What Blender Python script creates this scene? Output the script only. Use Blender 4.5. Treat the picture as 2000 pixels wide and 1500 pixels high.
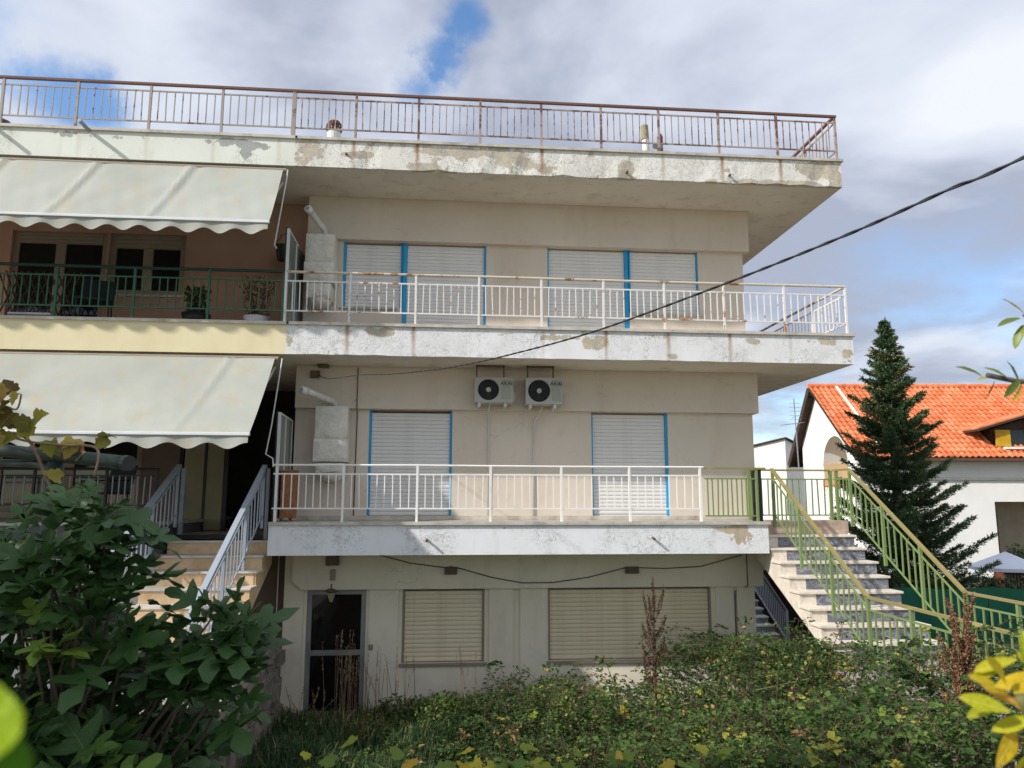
import bpy, math, random
import numpy as np
from mathutils import Vector, Matrix, Quaternion

for o in list(bpy.data.objects):
    bpy.data.objects.remove(o, do_unlink=True)
scene = bpy.context.scene
COL = scene.collection

# ------------------------------------------------------------------ camera
cam_data = bpy.data.cameras.new('camera')
cam = bpy.data.objects.new('camera', cam_data)
COL.objects.link(cam)
scene.camera = cam
PITCH, YAW, ROLL = math.radians(8.795), math.radians(5.11), math.radians(0.08)
fwd = Vector((math.sin(YAW) * math.cos(PITCH), math.cos(YAW) * math.cos(PITCH), math.sin(PITCH)))
rgt = Vector((math.cos(YAW), -math.sin(YAW), 0))
upv = rgt.cross(fwd)
r2 = rgt * math.cos(ROLL) + upv * math.sin(ROLL)
u2 = upv * math.cos(ROLL) - rgt * math.sin(ROLL)
M = Matrix((r2, u2, -fwd)).transposed().to_4x4()
M.translation = Vector((0, -11.5, 0.298))
cam.matrix_world = M
cam_data.sensor_width = 36
cam_data.lens = 1484.88 / 2000 * 36
cam_data.clip_start = 0.05
cam_data.clip_end = 3000
cam_data.dof.use_dof = True
cam_data.dof.focus_distance = 11.5
cam_data.dof.aperture_fstop = 5.6

# ------------------------------------------------------------------ sky and sun
SUN_TO = Vector((-2.2, -1.0, 1.67)).normalized()          # towards the sun
SUN_EL = math.asin(SUN_TO.z)
SUN_ROT = math.atan2(SUN_TO.x, SUN_TO.y)
world = bpy.data.worlds.new('World')
scene.world = world
world.use_nodes = True
def build_world():
    nt = world.node_tree
    nt.nodes.clear()
    N = nt.nodes.new
    def lk(a, b): nt.links.new(a, b)
    def math_(op, a, b=None, clamp=False):
        n = N('ShaderNodeMath'); n.operation = op; n.use_clamp = clamp
        for i, v in enumerate((a, b)):
            if v is None: continue
            if isinstance(v, (int, float)): n.inputs[i].default_value = v
            else: lk(v, n.inputs[i])
        return n.outputs[0]
    def smooth(v, a, b, c, d):
        n = N('ShaderNodeMapRange'); n.interpolation_type = 'SMOOTHSTEP'
        lk(v, n.inputs[0])
        for i, q in enumerate((a, b, c, d)): n.inputs[1 + i].default_value = q
        return n.outputs[0]
    tc = N('ShaderNodeTexCoord')
    sep = N('ShaderNodeSeparateXYZ'); lk(tc.outputs['Generated'], sep.inputs[0])
    zz = math_('ADD', math_('MAXIMUM', sep.outputs[2], 0.0), 0.16)
    comb = N('ShaderNodeCombineXYZ')
    lk(math_('DIVIDE', sep.outputs[0], zz), comb.inputs[0])
    lk(math_('DIVIDE', sep.outputs[1], zz), comb.inputs[1])
    def noise(vec, scale, detail, rough, off=0.0, dist=0.0):
        mp = N('ShaderNodeMapping'); lk(vec, mp.inputs[0]); mp.inputs[1].default_value = (off, off * .7, off * .3)
        n = N('ShaderNodeTexNoise'); lk(mp.outputs[0], n.inputs['Vector'])
        n.inputs['Scale'].default_value = scale; n.inputs['Detail'].default_value = detail
        n.inputs['Roughness'].default_value = rough; n.inputs['Distortion'].default_value = dist
        return n.outputs[0]
    dens = noise(comb.outputs[0], 1.35, 7, .54, 3.1, .2)
    dens = math_('ADD', dens, smooth(sep.outputs[2], .05, .18, -.10, .22))
    wob = math_('MULTIPLY', math_('SUBTRACT', noise(tc.outputs['Generated'], 8, 8, .6, 1.7), .5), .10)
    for (g, rad, amt) in (((.018, .825, .565), 3.0, .44), ((-.010, .846, .53), 2.4, .36), ((-.032, .868, .495), 2.8, .38), ((-.425, .80, .43), 4.2, .44), ((-.385, .82, .42), 3.4, .36),
                          ((-.16, .885, .435), 4.0, .14), ((-.47, .755, .465), 4.0, .18), ((.62, .77, .16), 6.0, .13)):
        v = N('ShaderNodeVectorMath'); v.operation = 'DOT_PRODUCT'
        lk(tc.outputs['Generated'], v.inputs[0]); v.inputs[1].default_value = Vector(g).normalized()
        ang = math_('ADD', math_('ARCCOSINE', math_('MINIMUM', v.outputs['Value'], 1.0)), wob)
        dens = math_('SUBTRACT', dens, smooth(ang, math.radians(rad), 0.0, 0.0, amt))
    fac = smooth(dens, .30, .68, 0.03, .98)
    shade = noise(comb.outputs[0], 1.2, 6, .52, 9.4, .3)
    shade = math_('SUBTRACT', shade, smooth(sep.outputs[2], .50, .22, 0.0, .11))
    ramp = N('ShaderNodeValToRGB'); lk(shade, ramp.inputs[0])
    cr = ramp.color_ramp
    cr.elements[0].position = .34; cr.elements[0].color = (.35, .385, .48, 1)
    cr.elements[1].position = .58; cr.elements[1].color = (.73, .755, .81, 1)
    e = cr.elements.new(.45); e.color = (.56, .605, .70, 1)
    sky = N('ShaderNodeTexSky'); sky.sky_type = 'NISHITA'; sky.sun_disc = False
    sky.sun_elevation = SUN_EL; sky.sun_rotation = SUN_ROT; sky.air_density = 1.0; sky.dust_density = .3; sky.ozone_density = 3.0
    b1 = N('ShaderNodeBackground'); hs = N('ShaderNodeHueSaturation'); hs.inputs['Saturation'].default_value = 1.12; hs.inputs['Value'].default_value = 1.1
    lk(sky.outputs[0], hs.inputs['Color']); lk(hs.outputs[0], b1.inputs[0]); b1.inputs[1].default_value = .15
    b2 = N('ShaderNodeBackground'); lk(ramp.outputs[0], b2.inputs[0]); b2.inputs[1].default_value = .92
    mix = N('ShaderNodeMixShader'); lk(fac, mix.inputs[0]); lk(b1.outputs[0], mix.inputs[1]); lk(b2.outputs[0], mix.inputs[2])
    out = N('ShaderNodeOutputWorld'); lk(mix.outputs[0], out.inputs[0])
build_world()
sun_data = bpy.data.lights.new('sun', 'SUN')
sun_data.energy = 3.8
sun_data.angle = math.radians(1.2)
sun_data.color = (1.0, .96, .90)
sun = bpy.data.objects.new('sun', sun_data); COL.objects.link(sun)
sun.rotation_mode = 'QUATERNION'
sun.rotation_quaternion = (-SUN_TO).to_track_quat('-Z', 'Y')
sun.location = SUN_TO * 60
scene.view_settings.view_transform = 'Standard'
scene.view_settings.look = 'None'
scene.view_settings.exposure = 0.45
scene.view_settings.gamma = 1.0
scene.view_settings.use_curve_mapping = False
scene.render.engine = 'CYCLES'

# ------------------------------------------------------------------ helpers
RNG = random.Random(7)
def lin(r, g, b):
    f = lambda c: (c / 255 / 12.92) if c / 255 <= .04045 else ((c / 255 + .055) / 1.055) ** 2.4
    return (f(r), f(g), f(b), 1)
WLOC = {}
def put(o, parent, loc=(0, 0, 0)):
    COL.objects.link(o)
    loc = Vector(loc)
    if parent is not None:
        o.parent = parent
        o.location = loc - WLOC[parent.name]
    else:
        o.location = loc
    WLOC[o.name] = loc
    return o
def tag(o, label=None, cat=None, group=None, kind=None):
    if label: o['label'] = label
    if cat: o['category'] = cat
    if group: o['group'] = group
    if kind: o['kind'] = kind
    return o
def thing(name, label, cat, loc, group=None):
    o = bpy.data.objects.new(name, None)
    o.empty_display_size = .2
    put(o, None, loc)
    return tag(o, label, cat, group)

class MB:
    def __init__(s): s.v = []; s.f = []
    def quad(s, a, b, c, d):
        n = len(s.v); s.v += [tuple(a), tuple(b), tuple(c), tuple(d)]; s.f.append((n, n + 1, n + 2, n + 3)); return s
    def tri(s, a, b, c):
        n = len(s.v); s.v += [tuple(a), tuple(b), tuple(c)]; s.f.append((n, n + 1, n + 2)); return s
    def hexa(s, p):
        n = len(s.v); s.v += [tuple(q) for q in p]
        for f in ((0, 3, 2, 1), (4, 5, 6, 7), (0, 1, 5, 4), (1, 2, 6, 5), (2, 3, 7, 6), (3, 0, 4, 7)):
            s.f.append(tuple(n + i for i in f))
        return s
    def box(s, x0, x1, y0, y1, z0, z1):
        return s.hexa([(x0, y0, z0), (x1, y0, z0), (x1, y1, z0), (x0, y1, z0), (x0, y0, z1), (x1, y0, z1), (x1, y1, z1), (x0, y1, z1)])
    def bar(s, p, q, w, h, up=(0, 0, 1)):
        p, q = Vector(p), Vector(q); d = (q - p).normalized(); u = Vector(up)
        r = d.cross(u)
        if r.length < 1e-4: r = d.cross(Vector((0, 1, 0)))
        r.normalize(); u = r.cross(d).normalized()
        a = r * w / 2; b = u * h / 2
        return s.hexa([p - a - b, p + a - b, q + a - b, q - a - b, p - a + b, p + a + b, q + a + b, q - a + b])
    def tube(s, pts, r, n=8, cap=True):
        pts = [Vector(p) for p in pts]; m = len(pts)
        rs = r if isinstance(r, (list, tuple)) else [r] * m
        base = len(s.v); ref = Vector((.31, .17, .93))
        prev = None
        for i, p in enumerate(pts):
            d = (pts[min(i + 1, m - 1)] - pts[max(i - 1, 0)])
            d = d.normalized() if d.length > 1e-9 else Vector((0, 0, 1))
            a = prev - d * prev.dot(d) if prev is not None else d.cross(ref)
            if a.length < 1e-5: a = d.cross(Vector((1, 0, 0)))
            a.normalize(); prev = a; b = d.cross(a)
            for k in range(n):
                t = 2 * math.pi * k / n
                s.v.append(tuple(p + (a * math.cos(t) + b * math.sin(t)) * rs[i]))
        for i in range(m - 1):
            for k in range(n):
                k2 = (k + 1) % n
                s.f.append((base + i * n + k, base + i * n + k2, base + (i + 1) * n + k2, base + (i + 1) * n + k))
        if cap:
            s.f.append(tuple(base + k for k in reversed(range(n))))
            s.f.append(tuple(base + (m - 1) * n + k for k in range(n)))
        return s
    def lathe(s, c, prof, n=20, axis='z'):
        c = Vector(c); base = len(s.v)
        for (r, h) in prof:
            for k in range(n):
                t = 2 * math.pi * k / n; a, b = r * math.cos(t), r * math.sin(t)
                s.v.append(tuple(c + (Vector((a, b, h)) if axis == 'z' else Vector((a, h, b)))))
        for i in range(len(prof) - 1):
            for k in range(n):
                k2 = (k + 1) % n
                s.f.append((base + i * n + k, base + i * n + k2, base + (i + 1) * n + k2, base + (i + 1) * n + k))
        return s
    def prism_x(s, prof, x0, x1):          # profile in (y, z), extruded along x
        n = len(s.v); m = len(prof)
        s.v += [(x0, y, z) for y, z in prof] + [(x1, y, z) for y, z in prof]
        s.f.append(tuple(n + i for i in reversed(range(m)))); s.f.append(tuple(n + m + i for i in range(m)))
        for i in range(m):
            j = (i + 1) % m
            s.f.append((n + i, n + j, n + m + j, n + m + i))
        return s
    def xform(s, fn):
        s.v = [tuple(fn(Vector(p))) for p in s.v]; return s
    def mesh(s, name, mat=None, smooth=False):
        me = bpy.data.meshes.new(name); me.from_pydata(s.v, [], s.f); me.update()
        if mat: me.materials.append(mat)
        if smooth:
            for p in me.polygons: p.use_smooth = True
        return me
    def build(s, name, mat, parent=None, smooth=False, bevel=0):
        o = bpy.data.objects.new(name, s.mesh(name, mat, smooth))
        put(o, parent)
        if bevel:
            b = o.modifiers.new('bevel', 'BEVEL'); b.width = bevel; b.segments = 2; b.limit_method = 'ANGLE'
        return o
def inst(name, me, parent, loc, rot=None, scale=None):
    o = bpy.data.objects.new(name, me)
    put(o, parent, loc)
    if rot is not None:
        if isinstance(rot, Quaternion): o.rotation_mode = 'QUATERNION'; o.rotation_quaternion = rot
        else: o.rotation_euler = rot
    if scale is not None: o.scale = (scale,) * 3 if isinstance(scale, (int, float)) else scale
    return o

# ------------------------------------------------------------------ materials
class NT:
    def __init__(s, name):
        s.m = bpy.data.materials.new(name); s.m.use_nodes = True
        s.t = s.m.node_tree; s.t.nodes.clear()
        s.out = s.t.nodes.new('ShaderNodeOutputMaterial')
        s.tc = s.t.nodes.new('ShaderNodeTexCoord').outputs['Object']
    def n(s, typ): return s.t.nodes.new(typ)
    def lk(s, a, b): s.t.links.new(a, b)
    def setv(s, sock, v):
        if isinstance(v, (int, float)): sock.default_value = v
        elif isinstance(v, tuple): sock.default_value = v
        else: s.lk(v, sock)
    def math(s, op, a, b=0.0, clamp=False):
        n = s.n('ShaderNodeMath'); n.operation = op; n.use_clamp = clamp
        s.setv(n.inputs[0], a); s.setv(n.inputs[1], b); return n.outputs[0]
    def noise(s, scale, detail=5, rough=.55, vec=None, stretch=None, dist=0.0, off=0.0):
        v = vec or s.tc
        if stretch or off:
            mp = s.n('ShaderNodeMapping'); s.lk(v, mp.inputs[0])
            mp.inputs[1].default_value = (off, off, off)
            if stretch: mp.inputs[3].default_value = stretch
            v = mp.outputs[0]
        n = s.n('ShaderNodeTexNoise'); s.lk(v, n.inputs['Vector'])
        n.inputs['Scale'].default_value = scale; n.inputs['Detail'].default_value = detail
        n.inputs['Roughness'].default_value = rough; n.inputs['Distortion'].default_value = dist
        return n.outputs[0]
    def step(s, v, a, b, lo=0.0, hi=1.0):
        n = s.n('ShaderNodeMapRange'); s.setv(n.inputs[0], v)
        for i, q in enumerate((a, b, lo, hi)): s.setv(n.inputs[1 + i], q)
        return n.outputs[0]
    def mix(s, f, a, b):
        n = s.n('ShaderNodeMix'); n.data_type = 'RGBA'
        s.setv(n.inputs[0], f); s.setv(n.inputs[6], a); s.setv(n.inputs[7], b); return n.outputs[2]
    def ramp(s, v, stops):
        n = s.n('ShaderNodeValToRGB'); s.lk(v, n.inputs[0]); cr = n.color_ramp
        cr.elements[0].position, cr.elements[0].color = stops[0]
        cr.elements[1].position, cr.elements[1].color = stops[-1]
        for p, c in stops[1:-1]: e = cr.elements.new(p); e.color = c
        return n.outputs[0]
    def bsdf(s, col, rough=.7, metal=0.0, height=None, bump=.3, dist=.02, spec=.5, transl=None):
        b = s.n('ShaderNodeBsdfPrincipled')
        s.setv(b.inputs['Base Color'], col); s.setv(b.inputs['Roughness'], rough); s.setv(b.inputs['Metallic'], metal)
        b.inputs['Specular IOR Level'].default_value = spec
        if height is not None:
            bp = s.n('ShaderNodeBump'); bp.inputs['Strength'].default_value = bump; bp.inputs['Distance'].default_value = dist
            s.setv(bp.inputs['Height'], height); s.lk(bp.outputs[0], b.inputs['Normal'])
        res = b.outputs[0]
        if transl:
            tr = s.n('ShaderNodeBsdfTranslucent'); s.setv(tr.inputs[0], col)
            mx = s.n('ShaderNodeMixShader'); mx.inputs[0].default_value = transl
            s.lk(res, mx.inputs[1]); s.lk(tr.outputs[0], mx.inputs[2]); res = mx.outputs[0]
        s.lk(res, s.out.inputs[0])
        return s.m
MATS = {}
def plain(name, c1, c2=None, scale=3.0, rough=.75, bump=.15, fine=40.0, metal=0.0, spec=.4, dirt=None, dirt_amt=.5):
    t = NT(name)
    c2 = c2 or tuple(x * .8 for x in c1[:3]) + (1,)
    col = t.mix(t.step(t.noise(scale, 6, .6), .35, .68), c1, c2)
    if dirt:
        d = t.step(t.noise(2.2, 7, .65, stretch=(1.6, 1.6, .35), off=4.0), .52, .75, 0.0, dirt_amt)
        col = t.mix(d, col, dirt)
    h = t.noise(fine, 4, .6)
    MATS[name] = t.bsdf(col, rough, metal, h, bump, .01, spec); return MATS[name]

def peel(name, paint1, paint2, under1, under2, amount, crackamt, zt, zb, rustamt=.6, rust_off=.5, spots=()):
    t = NT(name)
    sep = t.n('ShaderNodeSeparateXYZ'); t.lk(t.tc, sep.inputs[0]); X, Z = sep.outputs[0], sep.outputs[2]
    big = t.noise(.8, 3, .5, off=2.3)
    warp = t.n('ShaderNodeVectorMath'); warp.operation = 'ADD'
    wn = t.n('ShaderNodeTexNoise'); t.lk(t.tc, wn.inputs['Vector']); wn.inputs['Scale'].default_value = 7; wn.inputs['Detail'].default_value = 7
    sc = t.n('ShaderNodeVectorMath'); sc.operation = 'SCALE'; t.lk(wn.outputs[1], sc.inputs[0]); sc.inputs['Scale'].default_value = .30
    t.lk(t.tc, warp.inputs[0]); t.lk(sc.outputs[0], warp.inputs[1])
    def cracks(scale, wid):
        vo = t.n('ShaderNodeTexVoronoi'); vo.feature = 'DISTANCE_TO_EDGE'; t.lk(warp.outputs[0], vo.inputs['Vector'])
        vo.inputs['Scale'].default_value = scale
        return t.step(vo.outputs['Distance'], 0.0, wid, 1.0, 0.0)
    region = t.step(t.noise(1.7, 4, .6, off=7.1), .54 - .24 * crackamt, .68 - .22 * crackamt)
    ck = t.math('MULTIPLY', t.math('MAXIMUM', cracks(6.0, .026), t.math('MULTIPLY', cracks(15.0, .05), .8)), region)
    # flaking where the coat has let go
    edge = t.math('MAXIMUM', t.step(Z, zt - .16, zt, 0.0, .06), t.step(Z, zb + .07, zb, 0.0, .05))
    pn = t.math('ADD', t.noise(3.4, 10, .70, off=1.3), edge)
    pn = t.math('ADD', pn, t.math('MULTIPLY', t.math('SUBTRACT', big, .5), .35))
    for (sx, sz, srx, srz) in spots:
        dx = t.math('DIVIDE', t.math('SUBTRACT', X, sx), srx); dz_ = t.math('DIVIDE', t.math('SUBTRACT', Z, sz), srz)
        rr_ = t.math('ADD', t.math('MULTIPLY', dx, dx), t.math('MULTIPLY', dz_, dz_))
        pn = t.math('ADD', pn, t.step(rr_, 0.0, 2.2, .24, 0.0))
    pk = t.step(pn, .72 - amount, .735 - amount)
    small = t.step(t.noise(9, 6, .62, off=3.0), .68 - amount * .5, .695 - amount * .5)
    pk = t.math('MAXIMUM', pk, t.math('MULTIPLY', small, region), True)
    paint = t.mix(t.step(t.noise(1.3, 6, .6), .3, .7), paint1, paint2)
    under = t.mix(t.step(t.noise(5, 6, .6, off=5), .35, .65), under1, under2)
    rim = t.math('SUBTRACT', t.step(pn, .70 - amount, .72 - amount), pk, True)
    paint = t.mix(t.math('MULTIPLY', rim, .45), paint, lin(225, 222, 214))
    # rust runs under the railing posts (one metre apart)
    fr = t.math('ABSOLUTE', t.math('SUBTRACT', t.math('FRACT', t.math('ADD', X, 20.0 + .5 - rust_off)), .5))
    fr = t.math('ADD', fr, t.math('MULTIPLY', t.math('SUBTRACT', t.noise(9, 4, .6), .5), .05))
    run = t.math('MULTIPLY', t.step(fr, .0, .05, 1.0, 0.0), t.step(t.noise(1.1, 2, .5, stretch=(1, 1, .15), off=8), .36, .55))
    run = t.math('MULTIPLY', t.math('MULTIPLY', run, t.step(Z, zb, zt, .45, 1.2)), rustamt)
    stain = t.math('MULTIPLY', t.step(t.noise(3.5, 6, .6, stretch=(1, 1, .18), off=6), .55, .8), .28)
    col = t.mix(pk, paint, under)
    col = t.mix(stain, col, lin(150, 142, 120))
    col = t.mix(run, col, lin(140, 98, 52))
    col = t.mix(t.math('MULTIPLY', ck, .6), col, lin(104, 100, 94))
    h = t.math('SUBTRACT', t.math('SUBTRACT', 1.0, pk), t.math('MULTIPLY', ck, .8))
    h = t.math('ADD', h, t.math('MULTIPLY', t.noise(50, 4, .6), .25))
    MATS[name] = t.bsdf(col, .8, 0, h, .25, .010, .25); return MATS[name]

def worn(name, paint1, paint2, rust1, rust2, amount, scale=9.0, rough=.55):
    t = NT(name)
    oi = t.n('ShaderNodeObjectInfo')
    v = t.n('ShaderNodeVectorMath'); v.operation = 'ADD'; t.lk(t.tc, v.inputs[0]); t.lk(oi.outputs['Location'], v.inputs[1])
    nz = t.noise(scale, 7, .68, vec=v.outputs[0])
    nb = t.noise(1.2, 3, .5, vec=v.outputs[0])
    pn = t.math('ADD', nz, t.math('MULTIPLY', t.math('SUBTRACT', nb, .5), .5))
    r = t.step(pn, .66 - amount, .72 - amount)
    paint = t.mix(nb, paint1, paint2)
    rust = t.mix(t.noise(30, 4, .6, vec=v.outputs[0]), rust1, rust2)
    col = t.mix(r, paint, rust)
    MATS[name] = t.bsdf(col, t.step(r, 0, 1, rough, .9), 0, t.math('SUBTRACT', 1.0, r), .3, .004, .4); return MATS[name]

def foliage(name, stops, transl=.3, rough=.5, attr=None, spec=.35):
    t = NT(name)
    if attr:
        a = t.n('ShaderNodeAttribute'); a.attribute_name = attr; v = a.outputs['Fac']
    else:
        v = t.n('ShaderNodeObjectInfo').outputs['Random']
    col = t.ramp(v, stops)
    col = t.mix(t.step(t.noise(14, 4, .6), .45, .75, 0, .35), col, stops[0][1])
    MATS[name] = t.bsdf(col, rough, 0, None, spec=spec, transl=transl); return MATS[name]

def veined(name, stops, vein, transl, rough):
    t = NT(name)
    v = t.n('ShaderNodeObjectInfo').outputs['Random']
    sep = t.n('ShaderNodeSeparateXYZ'); t.lk(t.tc, sep.inputs[0])
    ax = t.math('ABSOLUTE', sep.outputs[0])
    mid = t.step(ax, .006, .016, 1.0, 0.0)
    ph = t.math('ABSOLUTE', t.math('SUBTRACT', t.math('FRACT', t.math('MULTIPLY', t.math('SUBTRACT', sep.outputs[1], t.math('MULTIPLY', ax, .75)), 7.0)), .5))
    vm = t.math('MAXIMUM', mid, t.math('MULTIPLY', t.step(ph, .03, .07, 1.0, 0.0), .6), True)
    col = t.ramp(v, stops)
    col = t.mix(t.step(t.noise(3.5, 5, .6), .4, .75, 0.0, .5), col, stops[0][1])
    col = t.mix(t.math('MULTIPLY', vm, .55), col, vein)
    MATS[name] = t.bsdf(col, rough, 0, t.math('SUBTRACT', t.noise(6, 4, .6), vm), .35, .03, .25, transl); return MATS[name]
WHITE_CONC = lin(196, 192, 182)
peel('fascia_roof', lin(228, 226, 220), lin(212, 209, 200), lin(170, 166, 156), lin(196, 184, 164), .085, .9, 5.98, 5.49, .9, .51,
     ((-2.15, 5.74, .30, .18), (-1.4, 5.72, .22, .05), (.2, 5.82, .5, .06), (1.0, 5.74, .42, .20), (1.62, 5.58, .22, .10), (2.9, 5.66, .16, .18), (4.6, 5.68, .10, .10), (5.5, 5.52, 1.0, .05), (6.15, 5.78, .38, .13), (6.45, 5.6, .15, .12), (-.4, 5.56, .2, .06)))
peel('fascia_mid', lin(226, 227, 228), lin(214, 214, 213), lin(192, 180, 158), lin(172, 166, 154), .035, .62, 2.99, 2.49, .8, .51,
     ((-1.0, 2.86, .22, .06), (2.35, 2.74, .18, .11), (1.75, 2.83, .28, .05), (.9, 2.86, .2, .04), (3.4, 2.86, .25, .05), (4.85, 2.84, .12, .05), (6.05, 2.84, .30, .06), (6.46, 2.62, .12, .12), (3.6, 2.56, .15, .04), (-2.35, 2.66, .07, .10)))
peel('fascia_low', lin(228, 229, 231), lin(218, 218, 219), lin(190, 168, 140), lin(172, 164, 150), -.01, .42, 0.0, -.48, .15, .5,
     ((4.6, -.2, .26, .16), (4.3, -.12, .2, .06), (-.95, -.10, .06, .05), (-.62, -.07, .12, .03), (-2.25, -.22, .16, .12), (.9, -.10, .1, .03)))
peel('fascia_green', lin(222, 224, 214), lin(210, 213, 202), lin(164, 166, 162), lin(150, 152, 148), .02, .08, 5.98, 5.49, .25, .35,
     ((-5.72, 5.86, .34, .07), (-5.1, 5.84, .12, .05), (-3.45, 5.83, .42, .07), (-3.15, 5.70, .12, .16), (-2.9, 5.78, .2, .06), (-4.72, 5.84, .06, .05)))
plain('fascia_cream', lin(222, 212, 176), lin(214, 202, 164), 1.5, .8, .15, 60, dirt=lin(196, 184, 146), dirt_amt=.35)
plain('fascia_slate', lin(92, 96, 100), lin(80, 84, 88), 2, .7, .1)
plain('marble_lip', lin(196, 190, 180), lin(170, 162, 150), 4, .6, .1, dirt=lin(110, 98, 84), dirt_amt=.6)
def old_render(name, c1, c2, stain, crack):
    t = NT(name)
    col = t.mix(t.step(t.noise(.7, 5, .6), .35, .68), c1, c2)
    col = t.mix(t.step(t.noise(1.6, 8, .68, stretch=(1.4, 1.4, .35), off=4.0), .52, .80, 0.0, .34), col, stain)
    col = t.mix(t.step(t.noise(5.0, 8, .7, off=2.0), .56, .70, 0.0, .18), col, stain)
    patch = t.step(t.noise(.9, 3, .5, off=11.0), .60, .615)
    col = t.mix(t.math('MULTIPLY', patch, .22), col, lin(206, 200, 192))
    vo = t.n('ShaderNodeTexVoronoi'); vo.feature = 'DISTANCE_TO_EDGE'
    w = t.n('ShaderNodeTexNoise'); t.lk(t.tc, w.inputs['Vector']); w.inputs['Scale'].default_value = 3.0; w.inputs['Detail'].default_value = 6
    sc = t.n('ShaderNodeVectorMath'); sc.operation = 'SCALE'; t.lk(w.outputs[1], sc.inputs[0]); sc.inputs['Scale'].default_value = .5
    ad = t.n('ShaderNodeVectorMath'); ad.operation = 'ADD'; t.lk(t.tc, ad.inputs[0]); t.lk(sc.outputs[0], ad.inputs[1])
    t.lk(ad.outputs[0], vo.inputs['Vector']); vo.inputs['Scale'].default_value = .9
    ck = t.math('MULTIPLY', t.step(vo.outputs['Distance'], 0.0, .006, 1.0, 0.0), t.step(t.noise(.8, 3, .5, off=5.0), .50, .60))
    col = t.mix(t.math('MULTIPLY', ck, .25), col, crack)
    MATS[name] = t.bsdf(col, .88, 0, t.math('SUBTRACT', t.noise(70, 5, .65), t.math('MULTIPLY', ck, 2.0)), .22, .01, .25)
old_render('wall_beige', lin(212, 201, 187), lin(203, 191, 176), lin(164, 150, 134), lin(120, 110, 98))
plain('soffit', lin(228, 221, 208), lin(218, 209, 194), 1.4, .9, .1, 60, dirt=lin(120, 112, 98), dirt_amt=.35)
old_render('wall_ground', lin(232, 222, 202), lin(222, 211, 190), lin(176, 166, 148), lin(130, 120, 108))
plain('wall_salmon', lin(184, 150, 130), lin(172, 138, 118), 1.2, .85, .1, 80)
plain('wall_taupe', lin(128, 110, 98), lin(112, 96, 86), 1.2, .9, .15, 40)
plain('wall_shade', lin(62, 56, 50), lin(48, 44, 40), 1.2, .9, .1)  # near-black tone stands in for the shade of deep recesses
plain('wall_white', lin(232, 230, 226), lin(222, 220, 216), 1.0, .85, .08, 60)
plain('loggia', lin(206, 184, 146), lin(194, 170, 132), 2, .85, .1)
plain('curtain', lin(150, 146, 112), lin(132, 128, 98), 2, .8, .1)
plain('blue_frame', lin(16, 158, 212), lin(10, 142, 198), 3, .45, .03)
plain('shutter_grey', lin(220, 218, 215), lin(210, 208, 206), .9, .5, .04, 120, dirt=lin(176, 172, 168), dirt_amt=.3)
plain('shutter_beige', lin(230, 216, 186), lin(222, 206, 174), .9, .55, .04, 120, dirt=lin(172, 156, 126), dirt_amt=.4)
plain('frame_alu', lin(150, 150, 146), lin(132, 132, 128), 4, .45, .05, metal=.3)
plain('frame_taupe', lin(150, 138, 122), lin(138, 126, 110), 3, .5, .05)
plain('dark_void', lin(16, 16, 18), lin(12, 12, 13), 2, .6, .0)
def glass(name, col):
    t = NT(name); MATS[name] = t.bsdf(col, .06, 0, None, spec=.5)
glass('glass_dark', lin(22, 20, 20))
glass('glass_frost', lin(120, 128, 124))
plain('awning', lin(166, 168, 160), lin(154, 156, 148), .9, .9, .12, 200, dirt=lin(168, 152, 120), dirt_amt=.6)
plain('alu_white', lin(222, 224, 228), lin(206, 208, 212), 3, .4, .03)
plain('brown_rust', lin(104, 74, 58), lin(82, 58, 46), 6, .8, .1)
plain('dark_metal', lin(40, 40, 42), lin(30, 30, 32), 5, .5, .03)
plain('grey_metal', lin(146, 150, 158), lin(128, 132, 140), 5, .5, .04)
plain('plastic_grey', lin(178, 180, 170), lin(166, 168, 158), 3, .5, .03)
plain('plastic_panel', lin(160, 162, 150), lin(150, 152, 142), 3, .5, .03)
plain('plastic_white', lin(214, 214, 210), lin(200, 200, 196), 3, .45, .04, dirt=lin(160, 156, 146), dirt_amt=.3)
plain('cable_black', lin(38, 40, 46), lin(28, 30, 36), 30, .6, .4, 60)
plain('wire_brown', lin(112, 98, 80), lin(96, 84, 68), 10, .7, .1)
plain('box_brown', lin(108, 88, 74), lin(92, 74, 62), 6, .6, .1)
plain('travertine', lin(216, 188, 152), lin(196, 162, 122), 7, .6, .12, 30, dirt=lin(160, 120, 84), dirt_amt=.5)
plain('marble_white', lin(214, 208, 200), lin(190, 182, 172), 5, .5, .1, 30, dirt=lin(150, 138, 124), dirt_amt=.5)
plain('marble_pink', lin(190, 168, 152), lin(160, 138, 124), 9, .55, .1, 30, dirt=lin(96, 84, 76), dirt_amt=.7)
plain('concrete', lin(160, 154, 144), lin(136, 130, 120), 3, .9, .35, 35)
plain('block', lin(150, 140, 128), lin(122, 114, 104), 6, .95, .8, 28)
plain('wood_orange', lin(170, 116, 70), lin(128, 78, 44), 8, .6, .1, dirt=lin(90, 46, 22), dirt_amt=.7)
plain('yellow_paint', lin(196, 156, 30), lin(180, 138, 24), 5, .6, .05)
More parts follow.
